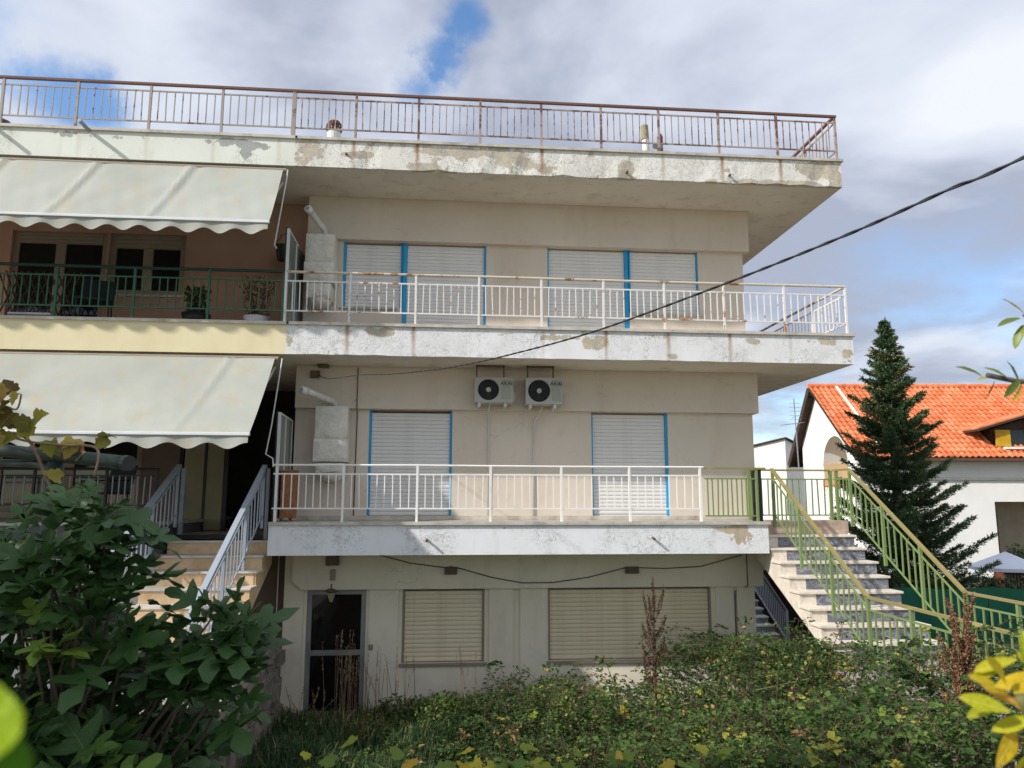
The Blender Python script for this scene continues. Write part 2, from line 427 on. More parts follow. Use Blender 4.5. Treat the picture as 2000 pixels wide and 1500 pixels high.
def terracotta():
    t = NT('terracotta')
    vo = t.n('ShaderNodeTexVoronoi'); oi = t.n('ShaderNodeObjectInfo')
    v = t.n('ShaderNodeVectorMath'); v.operation = 'ADD'; t.lk(t.tc, v.inputs[0]); t.lk(oi.outputs['Location'], v.inputs[1])
    t.lk(v.outputs[0], vo.inputs['Vector']); vo.inputs['Scale'].default_value = 3.4
    col = t.ramp(vo.outputs['Color'], [(0, lin(190, 96, 58)), (.5, lin(212, 120, 78)), (1, lin(226, 144, 104))])
    col = t.mix(t.step(t.noise(1.3, 6, .65, vec=v.outputs[0]), .5, .75, 0.0, .45), col, lin(168, 104, 78))
    MATS['terracotta'] = t.bsdf(col, .8, 0, t.noise(30, 4, .6), .1, .01, .3)
terracotta()
plain('roof_wood', lin(74, 56, 44), lin(54, 42, 34), 4, .8, .1)
plain('road', lin(156, 151, 143), lin(138, 134, 127), 2, .9, .3, 60)
plain('earth', lin(92, 82, 62), lin(70, 66, 46), 1.5, .95, .6, 20)
plain('green_net', lin(22, 98, 74), lin(14, 82, 60), 2.0, .8, .4, 90)
plain('pipe_green', lin(28, 56, 48), lin(36, 48, 43), 6, .6, .05, dirt=lin(86, 84, 76), dirt_amt=.7)
plain('bark', lin(98, 84, 70), lin(70, 60, 50), 12, .9, .5, 30)
plain('stem_red', lin(88, 64, 50), lin(68, 50, 40), 20, .8, .2)
plain('stem_green', lin(110, 112, 62), lin(92, 84, 54), 20, .8, .2)
plain('vine_stem', lin(134, 112, 92), lin(108, 88, 72), 20, .8, .3)
plain('chair_fabric', lin(52, 60, 66), lin(40, 46, 52), 5, .9, .1)
plain('pot_white', lin(206, 208, 212), lin(190, 192, 198), 4, .5, .05)
plain('pot_black', lin(28, 28, 30), lin(22, 22, 24), 4, .5, .05)
plain('parasol_cloth', lin(206, 210, 224), lin(196, 200, 214), 2, .8, .05)
def grey_marble():
    t = NT('marble_grey')
    w = t.noise(2.2, 8, .7, stretch=(1, 1, 2.0), dist=1.6)
    v = t.step(t.math('ABSOLUTE', t.math('SUBTRACT', w, .5)), 0.0, .035, 1.0, 0.0)
    col = t.mix(t.step(t.noise(5, 6, .6), .3, .7), lin(112, 114, 124), lin(84, 86, 96))
    col = t.mix(t.math('MULTIPLY', v, .55), col, lin(188, 188, 192))
    MATS['marble_grey'] = t.bsdf(col, .35, 0, t.noise(40, 3, .5), .05, .01)
grey_marble()
def marble_cream():
    t = NT('marble_cream')
    w = t.noise(2.6, 8, .7, stretch=(1.4, 1, .8), dist=2.2)
    v = t.step(t.math('ABSOLUTE', t.math('SUBTRACT', w, .5)), 0.0, .05, 1.0, 0.0)
    col = t.mix(t.step(t.noise(4, 6, .6), .3, .7), lin(226, 216, 202), lin(206, 194, 178))
    col = t.mix(t.math('MULTIPLY', v, .32), col, lin(150, 136, 122))
    MATS['marble_cream'] = t.bsdf(col, .5, 0, t.noise(30, 3, .5), .1, .01)
marble_cream()
def quilt():
    t = NT('insulation_wrap')
    cr = t.noise(9, 6, .62, dist=1.2)
    col = t.mix(t.step(t.noise(3, 6, .6), .35, .68), lin(220, 216, 204), lin(202, 198, 186))
    MATS['insulation_wrap'] = t.bsdf(col, .45, 0, cr, .6, .04, .5)
quilt()
worn('rail_roof', lin(162, 146, 138), lin(142, 126, 118), lin(118, 86, 74), lin(92, 68, 60), .18, 7)
worn('rail_roof_left', lin(142, 134, 128), lin(156, 148, 142), lin(120, 84, 68), lin(98, 66, 54), .06, 7)
worn('handrail_rust', lin(116, 84, 72), lin(98, 70, 60), lin(88, 62, 54), lin(132, 96, 78), .1, 7, .8)
worn('rail_white', lin(220, 219, 216), lin(208, 204, 198), lin(172, 120, 76), lin(134, 92, 60), .075, 6)
worn('rail_white_clean', lin(232, 230, 226), lin(222, 218, 212), lin(186, 160, 128), lin(140, 110, 84), -.06, 8)
worn('handrail_cream', lin(206, 196, 178), lin(190, 176, 154), lin(156, 106, 66), lin(124, 86, 58), .13, 6)
worn('rail_green', lin(52, 102, 78), lin(42, 88, 66), lin(70, 92, 74), lin(60, 70, 60), -.02, 8)
worn('rail_dark_green', lin(26, 62, 50), lin(22, 52, 44), lin(40, 50, 44), lin(36, 40, 38), -.02, 8)
worn('rail_olive', lin(104, 124, 74), lin(120, 136, 86), lin(106, 116, 62), lin(130, 110, 60), .0, 6)
worn('handrail_olive', lin(126, 126, 78), lin(140, 118, 70), lin(160, 122, 76), lin(142, 152, 104), .08, 4)
worn('rail_blue_grey', lin(156, 164, 174), lin(140, 148, 158), lin(120, 126, 138), lin(150, 150, 150), .0, 8)
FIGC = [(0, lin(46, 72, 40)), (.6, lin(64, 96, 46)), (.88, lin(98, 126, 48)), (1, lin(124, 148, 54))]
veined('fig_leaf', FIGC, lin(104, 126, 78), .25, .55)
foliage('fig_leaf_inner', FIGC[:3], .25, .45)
veined('vine_leaf', [(0, lin(96, 74, 40)), (.3, lin(104, 104, 44)), (.6, lin(148, 150, 50)), (.85, lin(186, 166, 84)), (1, lin(176, 128, 96))], lin(170, 160, 100), .35, .6)
veined('yellow_leaf', [(0, lin(140, 158, 26)), (.4, lin(186, 180, 24)), (.75, lin(212, 180, 28)), (1, lin(216, 150, 56))], lin(214, 206, 120), .4, .5)
foliage('citrus_leaf', [(0, lin(70, 92, 40)), (.5, lin(112, 128, 44)), (1, lin(176, 168, 50))], .35, .4)
foliage('bramble_leaf', [(0, lin(48, 66, 36)), (.4, lin(76, 102, 52)), (.7, lin(108, 130, 66)), (.84, lin(140, 152, 74)), (.95, lin(178, 168, 74)), (1, lin(156, 122, 88))], .3, .65, 'tint', .15)
foliage('grass_blade', [(0, lin(40, 64, 40)), (.5, lin(62, 90, 52)), (.75, lin(98, 112, 60)), (.9, lin(160, 140, 92)), (1, lin(196, 172, 124))], .25, .6, 'tint')
foliage('fir_needle', [(0, lin(46, 66, 48)), (.5, lin(76, 100, 70)), (.85, lin(110, 132, 88)), (1, lin(142, 124, 82))], .15, .6, 'tint', .2)
foliage('dock_seed', [(0, lin(66, 48, 40)), (.6, lin(90, 66, 54)), (1, lin(124, 92, 70))], .15, .8, 'tint')
foliage('dock_seed_red', [(0, lin(104, 72, 54)), (.6, lin(136, 98, 70)), (1, lin(168, 128, 92))], .15, .8, 'tint')
foliage('straw', [(0, lin(150, 128, 92)), (1, lin(198, 178, 140))], .2, .8, 'tint')
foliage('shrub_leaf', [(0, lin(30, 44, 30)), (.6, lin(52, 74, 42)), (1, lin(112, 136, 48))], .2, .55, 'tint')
foliage('dry_shrub', [(0, lin(74, 48, 34)), (.6, lin(112, 76, 50)), (1, lin(140, 110, 70))], .2, .7, 'tint')

m = MATS

# ------------------------------------------------------------------ ground
def sstep(a, b, x):
    t = min(1, max(0, (x - a) / (b - a))); return t * t * (3 - 2 * t)
def ground_z(x, y):
    g = -2.95 + 1.45 * sstep(-2.6, -9.0, y)
    g += .55 * sstep(7.2, 12, x) * sstep(-4, 2, y)
    g += .05 * math.sin(x * 1.7 + y * .9) * sstep(40, 10, abs(x) + abs(y))
    return g
def build_ground():
    xs = [-500, -200, -80, -40, -20] + [-14 + .5 * i for i in range(65)] + [20, 26, 40, 80, 200, 500]
    ys = [-120, -60, -30, -20] + [-14 + .5 * i for i in range(60)] + [18, 24, 40, 80, 200, 500, 900]
    b = MB(); b.v = [(x, y, ground_z(x, y)) for y in ys for x in xs]
    w = len(xs)
    b.f = [(j * w + i, j * w + i + 1, (j + 1) * w + i + 1, (j + 1) * w + i) for j in range(len(ys) - 1) for i in range(w - 1)]
    o = b.build('ground', m['earth'], None, True); tag(o, kind='structure')
build_ground()
b = MB(); b.box(5.05, 6.72, -9.2, -1.76, -2.6, -1.70)
tag(b.build('path', m['concrete']), kind='structure')
b = MB(); b.box(-4.1, -2.58, -9.2, -2.25, -2.6, -1.84)
tag(b.build('path', m['concrete']), kind='structure')

b = MB(); b.quad((-300, -23.4, -1.492), (300, -23.4, -1.492), (300, -9.6, -1.492), (-300, -9.6, -1.492))
tag(b.build('road', m['road']), kind='structure')

# ------------------------------------------------------------------ railings
def railing(parent, name, p0, p1, post_ts, nbal, mats, top=.80, sub=.66, low=.16, hw=.045, hh=.035, post=.035, bal=.014, label=None,
            railw=.016, post_top=None, bal_ts=None, sq=False, over0=0, over1=0):
    """p0, p1 base points; posts at parameters post_ts; nbal balusters between neighbouring posts."""
    p0, p1 = Vector(p0), Vector(p1); d = p1 - p0; u = d.normalized()
    mh, mp, mb = (m[k] for k in mats)
    Z = Vector((0, 0, 1))
    h = MB()
    if sq: h.bar(p0 + Z * top - u * over0, p1 + Z * top + u * over1, hw, hh)
    else: h.tube([p0 + Z * top - u * over0, p0 + d * .33 + Z * (top + .004), p0 + d * .66 + Z * (top - .004), p1 + Z * top + u * over1], hw / 2, 8)
    hr = h.build(name, mh, parent)
    if label: hr['label'] = label
    for zz in (sub, low):
        MB().bar(p0 + Z * zz, p1 + Z * zz, railw, railw * 1.4).build('rail', mp, hr)
    pt = post_top or top
    pm = MB().box(-post / 2, post / 2, -post / 2, post / 2, 0, pt - .005).mesh('post', mp)
    bm = MB().box(-bal / 2, bal / 2, -bal / 2, bal / 2, 0, sub - low).mesh('baluster', mb)
    for t in post_ts:
        inst('post', pm, hr, p0 + d * t, (RNG.gauss(0, .004), RNG.gauss(0, .004), 0))
    ts = []
    if bal_ts: ts = bal_ts
    else:
        for a, c in zip(post_ts[:-1], post_ts[1:]):
            ts += [a + (c - a) * (k + 1) / (nbal + 1) for k in range(nbal)]
    for t in ts:
        inst('baluster', bm, hr, p0 + d * t + Z * low, (RNG.gauss(0, .008), RNG.gauss(0, .010), 0))
    return hr
def lerp_ts(xs, a, c): return [(x - a) / (c - a) for x in xs]

# ------------------------------------------------------------------ wall with openings (front face at y0)
def wall_holes(b, x0, x1, z0, z1, y0, y1, holes):
    xs = sorted({x0, x1} | {h[0] for h in holes} | {h[1] for h in holes})
    zs = sorted({z0, z1} | {h[2] for h in holes} | {h[3] for h in holes})
    xs = [x for x in xs if x0 <= x <= x1]; zs = [z for z in zs if z0 <= z <= z1]
    for i in range(len(xs) - 1):
        for j in range(len(zs) - 1):
            cx, cz = (xs[i] + xs[i + 1]) / 2, (zs[j] + zs[j + 1]) / 2
            if any(h[0] < cx < h[1] and h[2] < cz < h[3] for h in holes): continue
            b.quad((xs[i], y0, zs[j]), (xs[i + 1], y0, zs[j]), (xs[i + 1], y0, zs[j + 1]), (xs[i], y0, zs[j + 1]))
            b.quad((xs[i], y1, zs[j + 1]), (xs[i + 1], y1, zs[j + 1]), (xs[i + 1], y1, zs[j]), (xs[i], y1, zs[j]))
    for (a, c, e, f) in holes:
        b.quad((a, y0, e), (a, y0, f), (a, y1, f), (a, y1, e))
        b.quad((c, y0, f), (c, y0, e), (c, y1, e), (c, y1, f))
        b.quad((a, y0, f), (c, y0, f), (c, y1, f), (a, y1, f))
        b.quad((a, y0, e), (a, y1, e), (c, y1, e), (c, y0, e))
    b.quad((x0, y0, z0), (x0, y0, z1), (x0, y1, z1), (x0, y1, z0))
    b.quad((x1, y0, z1), (x1, y0, z0), (x1, y1, z0), (x1, y1, z1))
    return b

def shutter(parent, x0, x1, z0, z1, y, frame, slatmat, pitch=.062, fw=(.05, .05), label=None, bottom=True, headbox=0.0):
    """roller shutter: frame jambs (window) and one slat object per slat"""
    fo = MB().box(x0 + fw[0] + .004, x1 - fw[1] - .004, y + .02, y + .03, z0, z1 - .031).build('shuttered_window', m['dark_metal'], parent)
    MB().box(x0, x0 + fw[0], y - .035, y + .06, z0, z1).build('jamb', m[frame], fo)
    MB().box(x1 - fw[1], x1, y - .035, y + .06, z0, z1).build('jamb', m[frame], fo)
    MB().box(x0 + fw[0], x1 - fw[1], y + .012, y + .05, z1 - .022 - headbox, z1).build('head_rail', m['frame_taupe'], fo)
    if label: fo['label'] = label
    a, c = x0 + fw[0] + .004, x1 - fw[1] - .004
    prof = [(.006, 0), (-.001, pitch * .10), (-.005, pitch * .45), (-.002, pitch * .84), (.004, pitch * .975), (.010, pitch * .975)]
    sm = MB(); sm.prism_x(prof[::-1], -(c - a) / 2, (c - a) / 2)
    me = sm.mesh('slat', m[slatmat])
    z = z0 + .012; n = 0
    while z + pitch < z1 - .01 - headbox:
        inst('slat', me, fo, ((a + c) / 2, y + RNG.gauss(0, .0012), z), (RNG.gauss(0, .012), 0, 0)); z += pitch; n += 1
    return fo

# ------------------------------------------------------------------ the apartment house with peeling balcony edges
APT = thing('apartment_building', 'three storey beige apartment house with peeling white balcony edges', 'building', (1.5, 4.0, -2.95))
XS = -2.40                                            # party line with the adjoining flat
def slab(parent, name, x0, x1, z0, z1, depth, matname, capmat='marble_lip', ragged=0):
    rr = random.Random(hash(name) % 1000 + int(z1 * 10))
    b = MB(); n = 40 if ragged else 1
    top = z1 - .045
    # front face with slightly broken lower edge
    xs = [x0 + (x1 - x0) * i / n for i in range(n + 1)]
    bz = [z0 + (rr.random() ** 4 * ragged if ragged and 0 < i < n else 0) for i in range(n + 1)]
    by = [(rr.random() ** 3 * ragged * .6 if ragged and 0 < i < n else 0) for i in range(n + 1)]
    for i in range(n):
        b.quad((xs[i], by[i], bz[i]), (xs[i + 1], by[i + 1], bz[i + 1]), (xs[i + 1], 0, top), (xs[i], 0, top))
        b.quad((xs[i], .06, z0), (xs[i + 1], .06, z0), (xs[i + 1], by[i + 1], bz[i + 1]), (xs[i], by[i], bz[i]))
    b.quad((x1, 0, z0), (x1, depth, z0), (x1, depth, top), (x1, 0, top))
    b.quad((x0, 0, z0), (x0, 0, top), (x0, depth, top), (x0, depth, z0))
    b.quad((x0, depth, z0), (x0, depth, top), (x1, depth, top), (x1, depth, z0))
    o = b.build(name, m[matname], parent)
    s = MB().quad((x0, .058, z0 + .0015), (x0, depth, z0 + .0015), (x1, depth, z0 + .0015), (x1, .058, z0 + .0015))
    s.build('soffit', m['soffit'], parent)
    c = MB().box(x0 + .003, x1 + .035, -.035, depth - .01, top, z1)
    c.build('floor_edge', m[capmat], o)
    return o
slab(APT, 'roof_slab', XS, 6.56, 5.49, 5.98, 9, 'fascia_roof', ragged=.05)['label'] = 'roof edge with heavily flaking paint'
slab(APT, 'balcony_slab', XS, 6.56, 2.49, 2.99, 9, 'fascia_mid', ragged=.015)['label'] = 'upper balcony edge with cracked blue white paint'
slab(APT, 'balcony_slab', -2.52, 4.99, -.48, 0.0, 9, 'fascia_low')['label'] = 'lower balcony edge with hairline cracks'

# upper floor
UH = [(-1.77, -.755, 3.57, 4.731), (-.755, .69, 3.02, 4.731), (1.765, 3.22, 3.02, 4.731), (3.22, 4.48, 3.58, 4.731)]
b = MB(); wall_holes(b, -2.40, 5.31, 2.99, 4.74, 1.28, 1.5, UH); b.build('wall', m['wall_beige'], APT)
b = MB().box(-2.37, 5.40, 1.18, 1.50, 4.735, 5.4895); b.build('beam', m['wall_beige'], APT)
b = MB().box(-1.80, -.84, 1.225, 1.29, 3.53, 3.566); b.build('window_sill', m['marble_lip'], APT)
b = MB().box(3.27, 4.56, 1.225, 1.29, 3.54, 3.576); b.build('window_sill', m['marble_lip'], APT)
shutter(APT, -1.77, -.757, 3.57, 4.73, 1.34, 'blue_frame', 'shutter_grey', fw=(.045, .03))
shutter(APT, -.753, .69, 3.02, 4.73, 1.335, 'blue_frame', 'shutter_grey', fw=(.07, .035))
shutter(APT, 1.765, 3.218, 3.02, 4.73, 1.335, 'blue_frame', 'shutter_grey', fw=(.025, .07))
shutter(APT, 3.222, 4.48, 3.58, 4.73, 1.34, 'blue_frame', 'shutter_grey', fw=(.03, .02))
# first floor
FH = [(-1.225, .135, .06, 1.791), (2.465, 3.775, .01, 1.791)]
b = MB(); wall_holes(b, -2.415, 5.27, 0.0, 1.80, 1.07, 1.3, FH); b.build('wall', m['wall_beige'], APT)
b = MB().box(-2.41, 5.345, .97, 1.30, 1.795, 2.4895); b.build('beam', m['wall_beige'], APT)
shutter(APT, -1.225, .135, .06, 1.79, 1.13, 'blue_frame', 'shutter_grey', fw=(.035, .035))
shutter(APT, 2.465, 3.775, .012, 1.79, 1.13, 'blue_frame', 'shutter_grey', fw=(.025, .04))
b = MB().box(-2.40, 5.2, 1.03, 1.069, .004, .07); b.build('skirting', m['marble_lip'], APT)
# ground floor
GH = [(-2.11, -1.19, -2.93, -1.085), (-.62, .69, -2.22, -1.085), (1.715, 4.43, -2.22, -1.085)]
b = MB(); wall_holes(b, -2.16, 5.18, -3.1, -1.06, 1.10, 1.32, GH); b.build('wall', m['wall_ground'], APT)
b = MB(); b.v = []; b.prism_x([(1.0, -.4815), (1.0, -1.075), (1.4, -1.075), (1.4, -.4815)], -2.18, 5.30)
b.build('beam', m['wall_ground'], APT)
b = MB().hexa([(-2.34, 1.0, -.94), (-2.18, 1.0, -1.074), (-2.18, 1.4, -1.074), (-2.34, 1.4, -.94), (-2.34, 1.0, -.4815), (-2.18, 1.0, -.4815), (-2.18, 1.4, -.4815), (-2.34, 1.4, -.4815)])
b.build('beam_haunch', m['wall_ground'], APT)
b = MB().box(-2.47, -2.163, 1.09, 1.4, -3.1, -.4815); b.build('pillar', m['wall_ground'], APT)
for (a, c) in ((.76, 1.15), (1.26, 1.68), (4.50, 4.80), (4.86, 5.16), (-1.14, -.68)):
    MB().box(a, c, 1.062, 1.105, -3.05, -1.078).build('wall_panel', m['wall_ground'], APT)
shutter(APT, -.62, .69, -2.22, -1.088, 1.155, 'frame_taupe', 'shutter_beige', pitch=.068, fw=(.035, .035))
shutter(APT, 1.715, 4.43, -2.22, -1.088, 1.155, 'frame_taupe', 'shutter_beige', pitch=.068, fw=(.035, .035))
MB().box(-.66, .73, 1.06, 1.12, -2.262, -2.224).build('window_sill', m['frame_taupe'], APT)
MB().box(1.68, 4.47, 1.06, 1.12, -2.262, -2.224).build('window_sill', m['frame_taupe'], APT)
# ground floor door, glass gone dark
d = MB()
d.box(-2.105, -2.035, 1.12, 1.2, -2.93, -1.09); d.box(-1.265, -1.195, 1.12, 1.2, -2.93, -1.09); d.box(-2.035, -1.265, 1.12, 1.2, -1.16, -1.09)
dr = d.build('door', m['frame_alu'], APT); dr['label'] = 'grey metal framed glazed door'
MB().box(-2.034, -1.266, 1.135, 1.175, -2.09, -2.01).build('door_bar', m['frame_alu'], dr)
MB().box(-2.034, -1.266, 1.15, 1.165, -2.008, -1.162).build('pane', m['glass_dark'], dr)
MB().box(-2.034, -1.266, 1.15, 1.165, -2.92, -2.092).build('pane', m['glass_dark'], dr)
# body of the house behind the front walls
b = MB().box(-2.38, 5.24, 1.52, 8.9, -3.1, 5.488); b.build('rear_wall', m['wall_beige'], APT)
b = MB().box(-2.415, -2.385, 1.31, 4, .004, 2.488); b.build('side_wall', m['wall_beige'], APT)
# landing bracket by the stair
b = MB().box(5.302, 6.58, 1.02, 1.3, -.82, -.20); b.build('landing_beam', m['wall_ground'], APT)
# landing beside the balcony
b = MB().box(5.0, 6.6, .585, 1.3, -.19, -.002); b.build('landing', m['marble_pink'], APT)
# railings
rx = [-2.44, -1.48, -.48, .51, 1.51, 2.50, 3.47, 4.49, 5.50, 6.53]
railing(APT, 'roof_railing', (-2.46, .06, 5.98), (6.53, .06, 5.98), lerp_ts(rx, -2.46, 6.53), 8, ('handrail_rust', 'rail_roof', 'rail_roof'), .80, .685, .175,
        .05, .035, .036, .015, 'rusty brown roof railing', sq=True, over1=.03)
railing(APT, 'roof_railing', (6.53, .10, 5.98), (6.53, 8.6, 5.98), [i / 8 for i in range(1, 9)], 8, ('handrail_rust', 'rail_roof', 'rail_roof'), .80, .685, .175,
        .05, .035, .036, .015, sq=True, bal_ts=[i / 68 for i in range(2, 66)])
mx = [-2.45, -1.48, -.47, .51, 1.50, 2.49, 3.48, 4.46, 5.47, 6.51]
railing(APT, 'balcony_railing', (-2.45, .06, 2.99), (6.51, .06, 2.99), lerp_ts(mx, -2.45, 6.51), 8, ('handrail_cream', 'rail_white', 'rail_white'), .80, .655, .185,
        .042, .035, .032, .015, 'cream railing with rust spots', over1=.02)
railing(APT, 'balcony_railing', (6.51, .10, 2.99), (6.51, 8.6, 2.99), [i / 8 for i in range(1, 9)], 8, ('handrail_cream', 'rail_white', 'rail_white'), .80, .655, .185,
        .042, .035, .032, .015, bal_ts=[i / 68 for i in range(2, 66)])
lx = [-2.45, -1.48, -.39, .71, 1.79, 2.85, 3.96]
railing(APT, 'balcony_railing', (-2.5, .06, 0.0), (3.96, .06, 0.0), lerp_ts(lx, -2.5, 3.96), 8, ('rail_white_clean', 'rail_white_clean', 'rail_white_clean'), .83, .70, .195,
        .032, .03, .034, .015, 'white painted lower balcony railing', over1=.06)
railing(APT, 'balcony_railing', (4.03, .06, 0.0), (4.86, .06, 0.0), [1.0], 0, ('handrail_olive', 'rail_olive', 'rail_olive'), .815, .655, .085,
        .045, .03, .036, .018, 'olive green railing beside the stair head', bal_ts=[.06 + i * .093 for i in range(10)], sq=True, over1=.15)
railing(APT, 'balcony_railing', (5.12, 1.0, 0.0), (6.55, 1.0, 0.0), [0.0, 1.0], 12, ('handrail_olive', 'rail_olive', 'rail_olive'), .83, .68, .08,
        .045, .03, .045, .018, sq=True)
railing(APT, 'balcony_railing', (6.6, .98, 0.0), (6.6, .45, 0.0), [0.2], 0, ('handrail_olive', 'rail_olive', 'rail_olive'), .83, .68, .08,
        .045, .03, .045, .018, sq=True, bal_ts=[.4, .6, .8])
MB().box(4.90, 4.96, .10, .16, 0.0, .80).build('gate_post', m['dark_metal'], APT)
MB().box(4.94, 4.985, .40, .46, 0.0, .80).build('gate_post', m['dark_metal'], APT)

# spouts through the balcony edges
for (x, z) in ((-.23, -.27), (3.17, -.25)):
    MB().tube([(x, .05, z + .02), (x, -.11, z - .005)], .018, 8).build('drain_spout', m['brown_rust'], APT)
for (x, z, l) in ((-1.6, 5.72, .04), (4.62, 5.62, .05), (2.9, 5.60, .06)):
    MB().tube([(x, .05, z), (x, -l, z - .01)], .02, 6).build('drain_spout', m['brown_rust'], APT)

# ------------------------------------------------------------------ adjoining flat to the left
ADJ = thing('adjoining_building', 'adjoining flats with cream balcony edge, salmon wall and awnings', 'building', (-7.0, 4.0, -2.95))
slab(ADJ, 'roof_slab', -13, XS, 5.49, 5.978, 9, 'fascia_green')['label'] = 'pale green roof edge with grey bare patches'
slab(ADJ, 'balcony_slab', -13, XS, 2.49, 2.988, 9, 'fascia_cream')['label'] = 'smooth cream balcony edge'
slab(ADJ, 'balcony_slab', -13, -4.12, -.48, -.002, 9, 'fascia_slate')['label'] = 'slate grey balcony edge'
MB().box(-4.12, -2.53, .72, 4.2, -.48, -.21).build('entrance_floor', m['marble_pink'], ADJ)
# upper flat
AH = [(-7.36, -5.80, 3.02, 4.86), (-5.77, -4.50, 3.78, 4.86)]
b = MB(); wall_holes(b, -13, -2.405, 2.99, 5.488, 1.6, 1.8, AH); b.build('wall', m['wall_salmon'], ADJ)
def glazed(parent, x0, x1, z0, z1, y, head, name):
    f = MB()
    f.box(x0, x0 + .1, y, y + .08, z0, z1); f.box(x1 - .1, x1, y, y + .08, z0, z1)
    f.box(x0 + .1, x1 - .1, y, y + .08, z1 - head, z1); f.box(x0 + .1, x1 - .1, y, y + .08, z0, z0 + .09)
    xm = (x0 + x1) / 2; f.box(xm - .08, xm + .08, y - .01, y + .07, z0 + .09, z1 - head)
    fo = f.build(name, m['frame_taupe'], parent)
    for k in range(3):
        zz = z1 - head + .012 + k * head / 3.3
        MB().box(x0 + .11, x1 - .11, y - .012, y, zz, zz + head / 4.6).build('slat', m['frame_taupe'], fo)
    for (a, c) in ((x0 + .1, xm - .08), (xm + .08, x1 - .1)):
        MB().box(a, c, y + .03, y + .04, z0 + .09, z1 - head).build('pane', m['glass_dark'], fo)
    return fo
glazed(ADJ, -7.36, -5.80, 3.02, 4.86, 1.66, .2, 'balcony_door')
glazed(ADJ, -5.77, -4.50, 3.78, 4.86, 1.66, .25, 'window')
MB().box(-5.82, -4.46, 1.55, 1.66, 3.735, 3.775).build('window_sill', m['marble_lip'], ADJ)
# first floor flat: porch under the awning, its shade put into the wall colour
b = MB(); wall_holes(b, -13, -4.55, 0.0, 2.488, 2.2, 2.4, [(-7.6, -5.2, .02, 1.9)]); b.build('wall', m['wall_taupe'], ADJ)
glazed(ADJ, -7.6, -5.2, .02, 1.9, 2.25, .2, 'balcony_door')
MB().box(-4.55, -2.42, 4.0, 4.2, -.22, 2.488).build('porch_wall', m['wall_shade'], ADJ)
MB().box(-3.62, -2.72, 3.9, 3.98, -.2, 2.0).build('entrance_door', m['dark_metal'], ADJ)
MB().box(-4.56, -4.5, 2.2, 4.0, -.22, 2.488).build('porch_wall', m['wall_shade'], ADJ)
MB().box(-4.46, -4.13, 2.15, 2.19, -.19, 1.95).build('door_leaf', m['curtain'], ADJ)
MB().box(-4.08, -3.80, 2.15, 2.19, -.19, 1.95).build('door_leaf', m['curtain'], ADJ)
MB().box(-4.128, -4.082, 2.14, 2.2, -.21, 1.95).build('door_frame', m['dark_metal'], ADJ)
MB().box(-3.798, -3.72, 2.14, 2.2, -.21, 1.95).build('door_frame', m['dark_metal'], ADJ)
# ground floor
MB().box(-13, -4.14, .5, .8, -3.1, -.482).build('wall', m['wall_white'], ADJ)
MB().box(-4.14, -2.475, 1.6, 1.8, -3.1, -.482).build('wall', m['wall_taupe'], ADJ)
MB().box(-13, -2.42, 4.3, 8.9, -3.1, 5.487).build('rear_wall', m['wall_taupe'], ADJ)
# railings
rl = [-12.35, -11.25, -10.15, -9.05, -7.95, -6.85, -5.75, -4.66, -3.56, -2.47]
railing(ADJ, 'roof_railing', (-12.35, .06, 5.98), (-2.46, .06, 5.98), lerp_ts(rl[4:], -12.35, -2.46), 8, ('handrail_rust', 'rail_roof_left', 'rail_roof_left'), .80, .685, .175,
        .05, .035, .036, .015, 'roof railing with brown handrail and pale posts', sq=True)
gl = [-8.05, -6.92, -5.80, -4.68, -3.59, -2.48]
railing(ADJ, 'balcony_railing', (-9.2, .06, 2.99), (-2.48, .06, 2.99), lerp_ts(gl, -9.2, -2.48), 8, ('rail_dark_green', 'rail_green', 'rail_green'), .80, .655, .185,
        .05, .035, .034, .016, 'green balcony railing')
dl = [-8.0, -6.9, -5.85, -4.85, -4.15]
railing(ADJ, 'balcony_railing', (-9.2, .06, 0.0), (-4.12, .06, 0.0), lerp_ts(dl, -9.2, -4.12), 7, ('dark_metal', 'dark_metal', 'grey_metal'), .76, .66, .24,
        .04, .035, .034, .016, 'dark balcony railing above the slate grey edge')
# rain spout at the roof
MB().tube([(-5.51, .1, 5.93), (-5.53, -.28, 5.955)], .03, 10).build('drain_spout', m['grey_metal'], ADJ)
MB().tube([(-6.9, .1, 5.93), (-6.92, -.26, 5.955)], .03, 10).build('drain_spout', m['grey_metal'], ADJ)

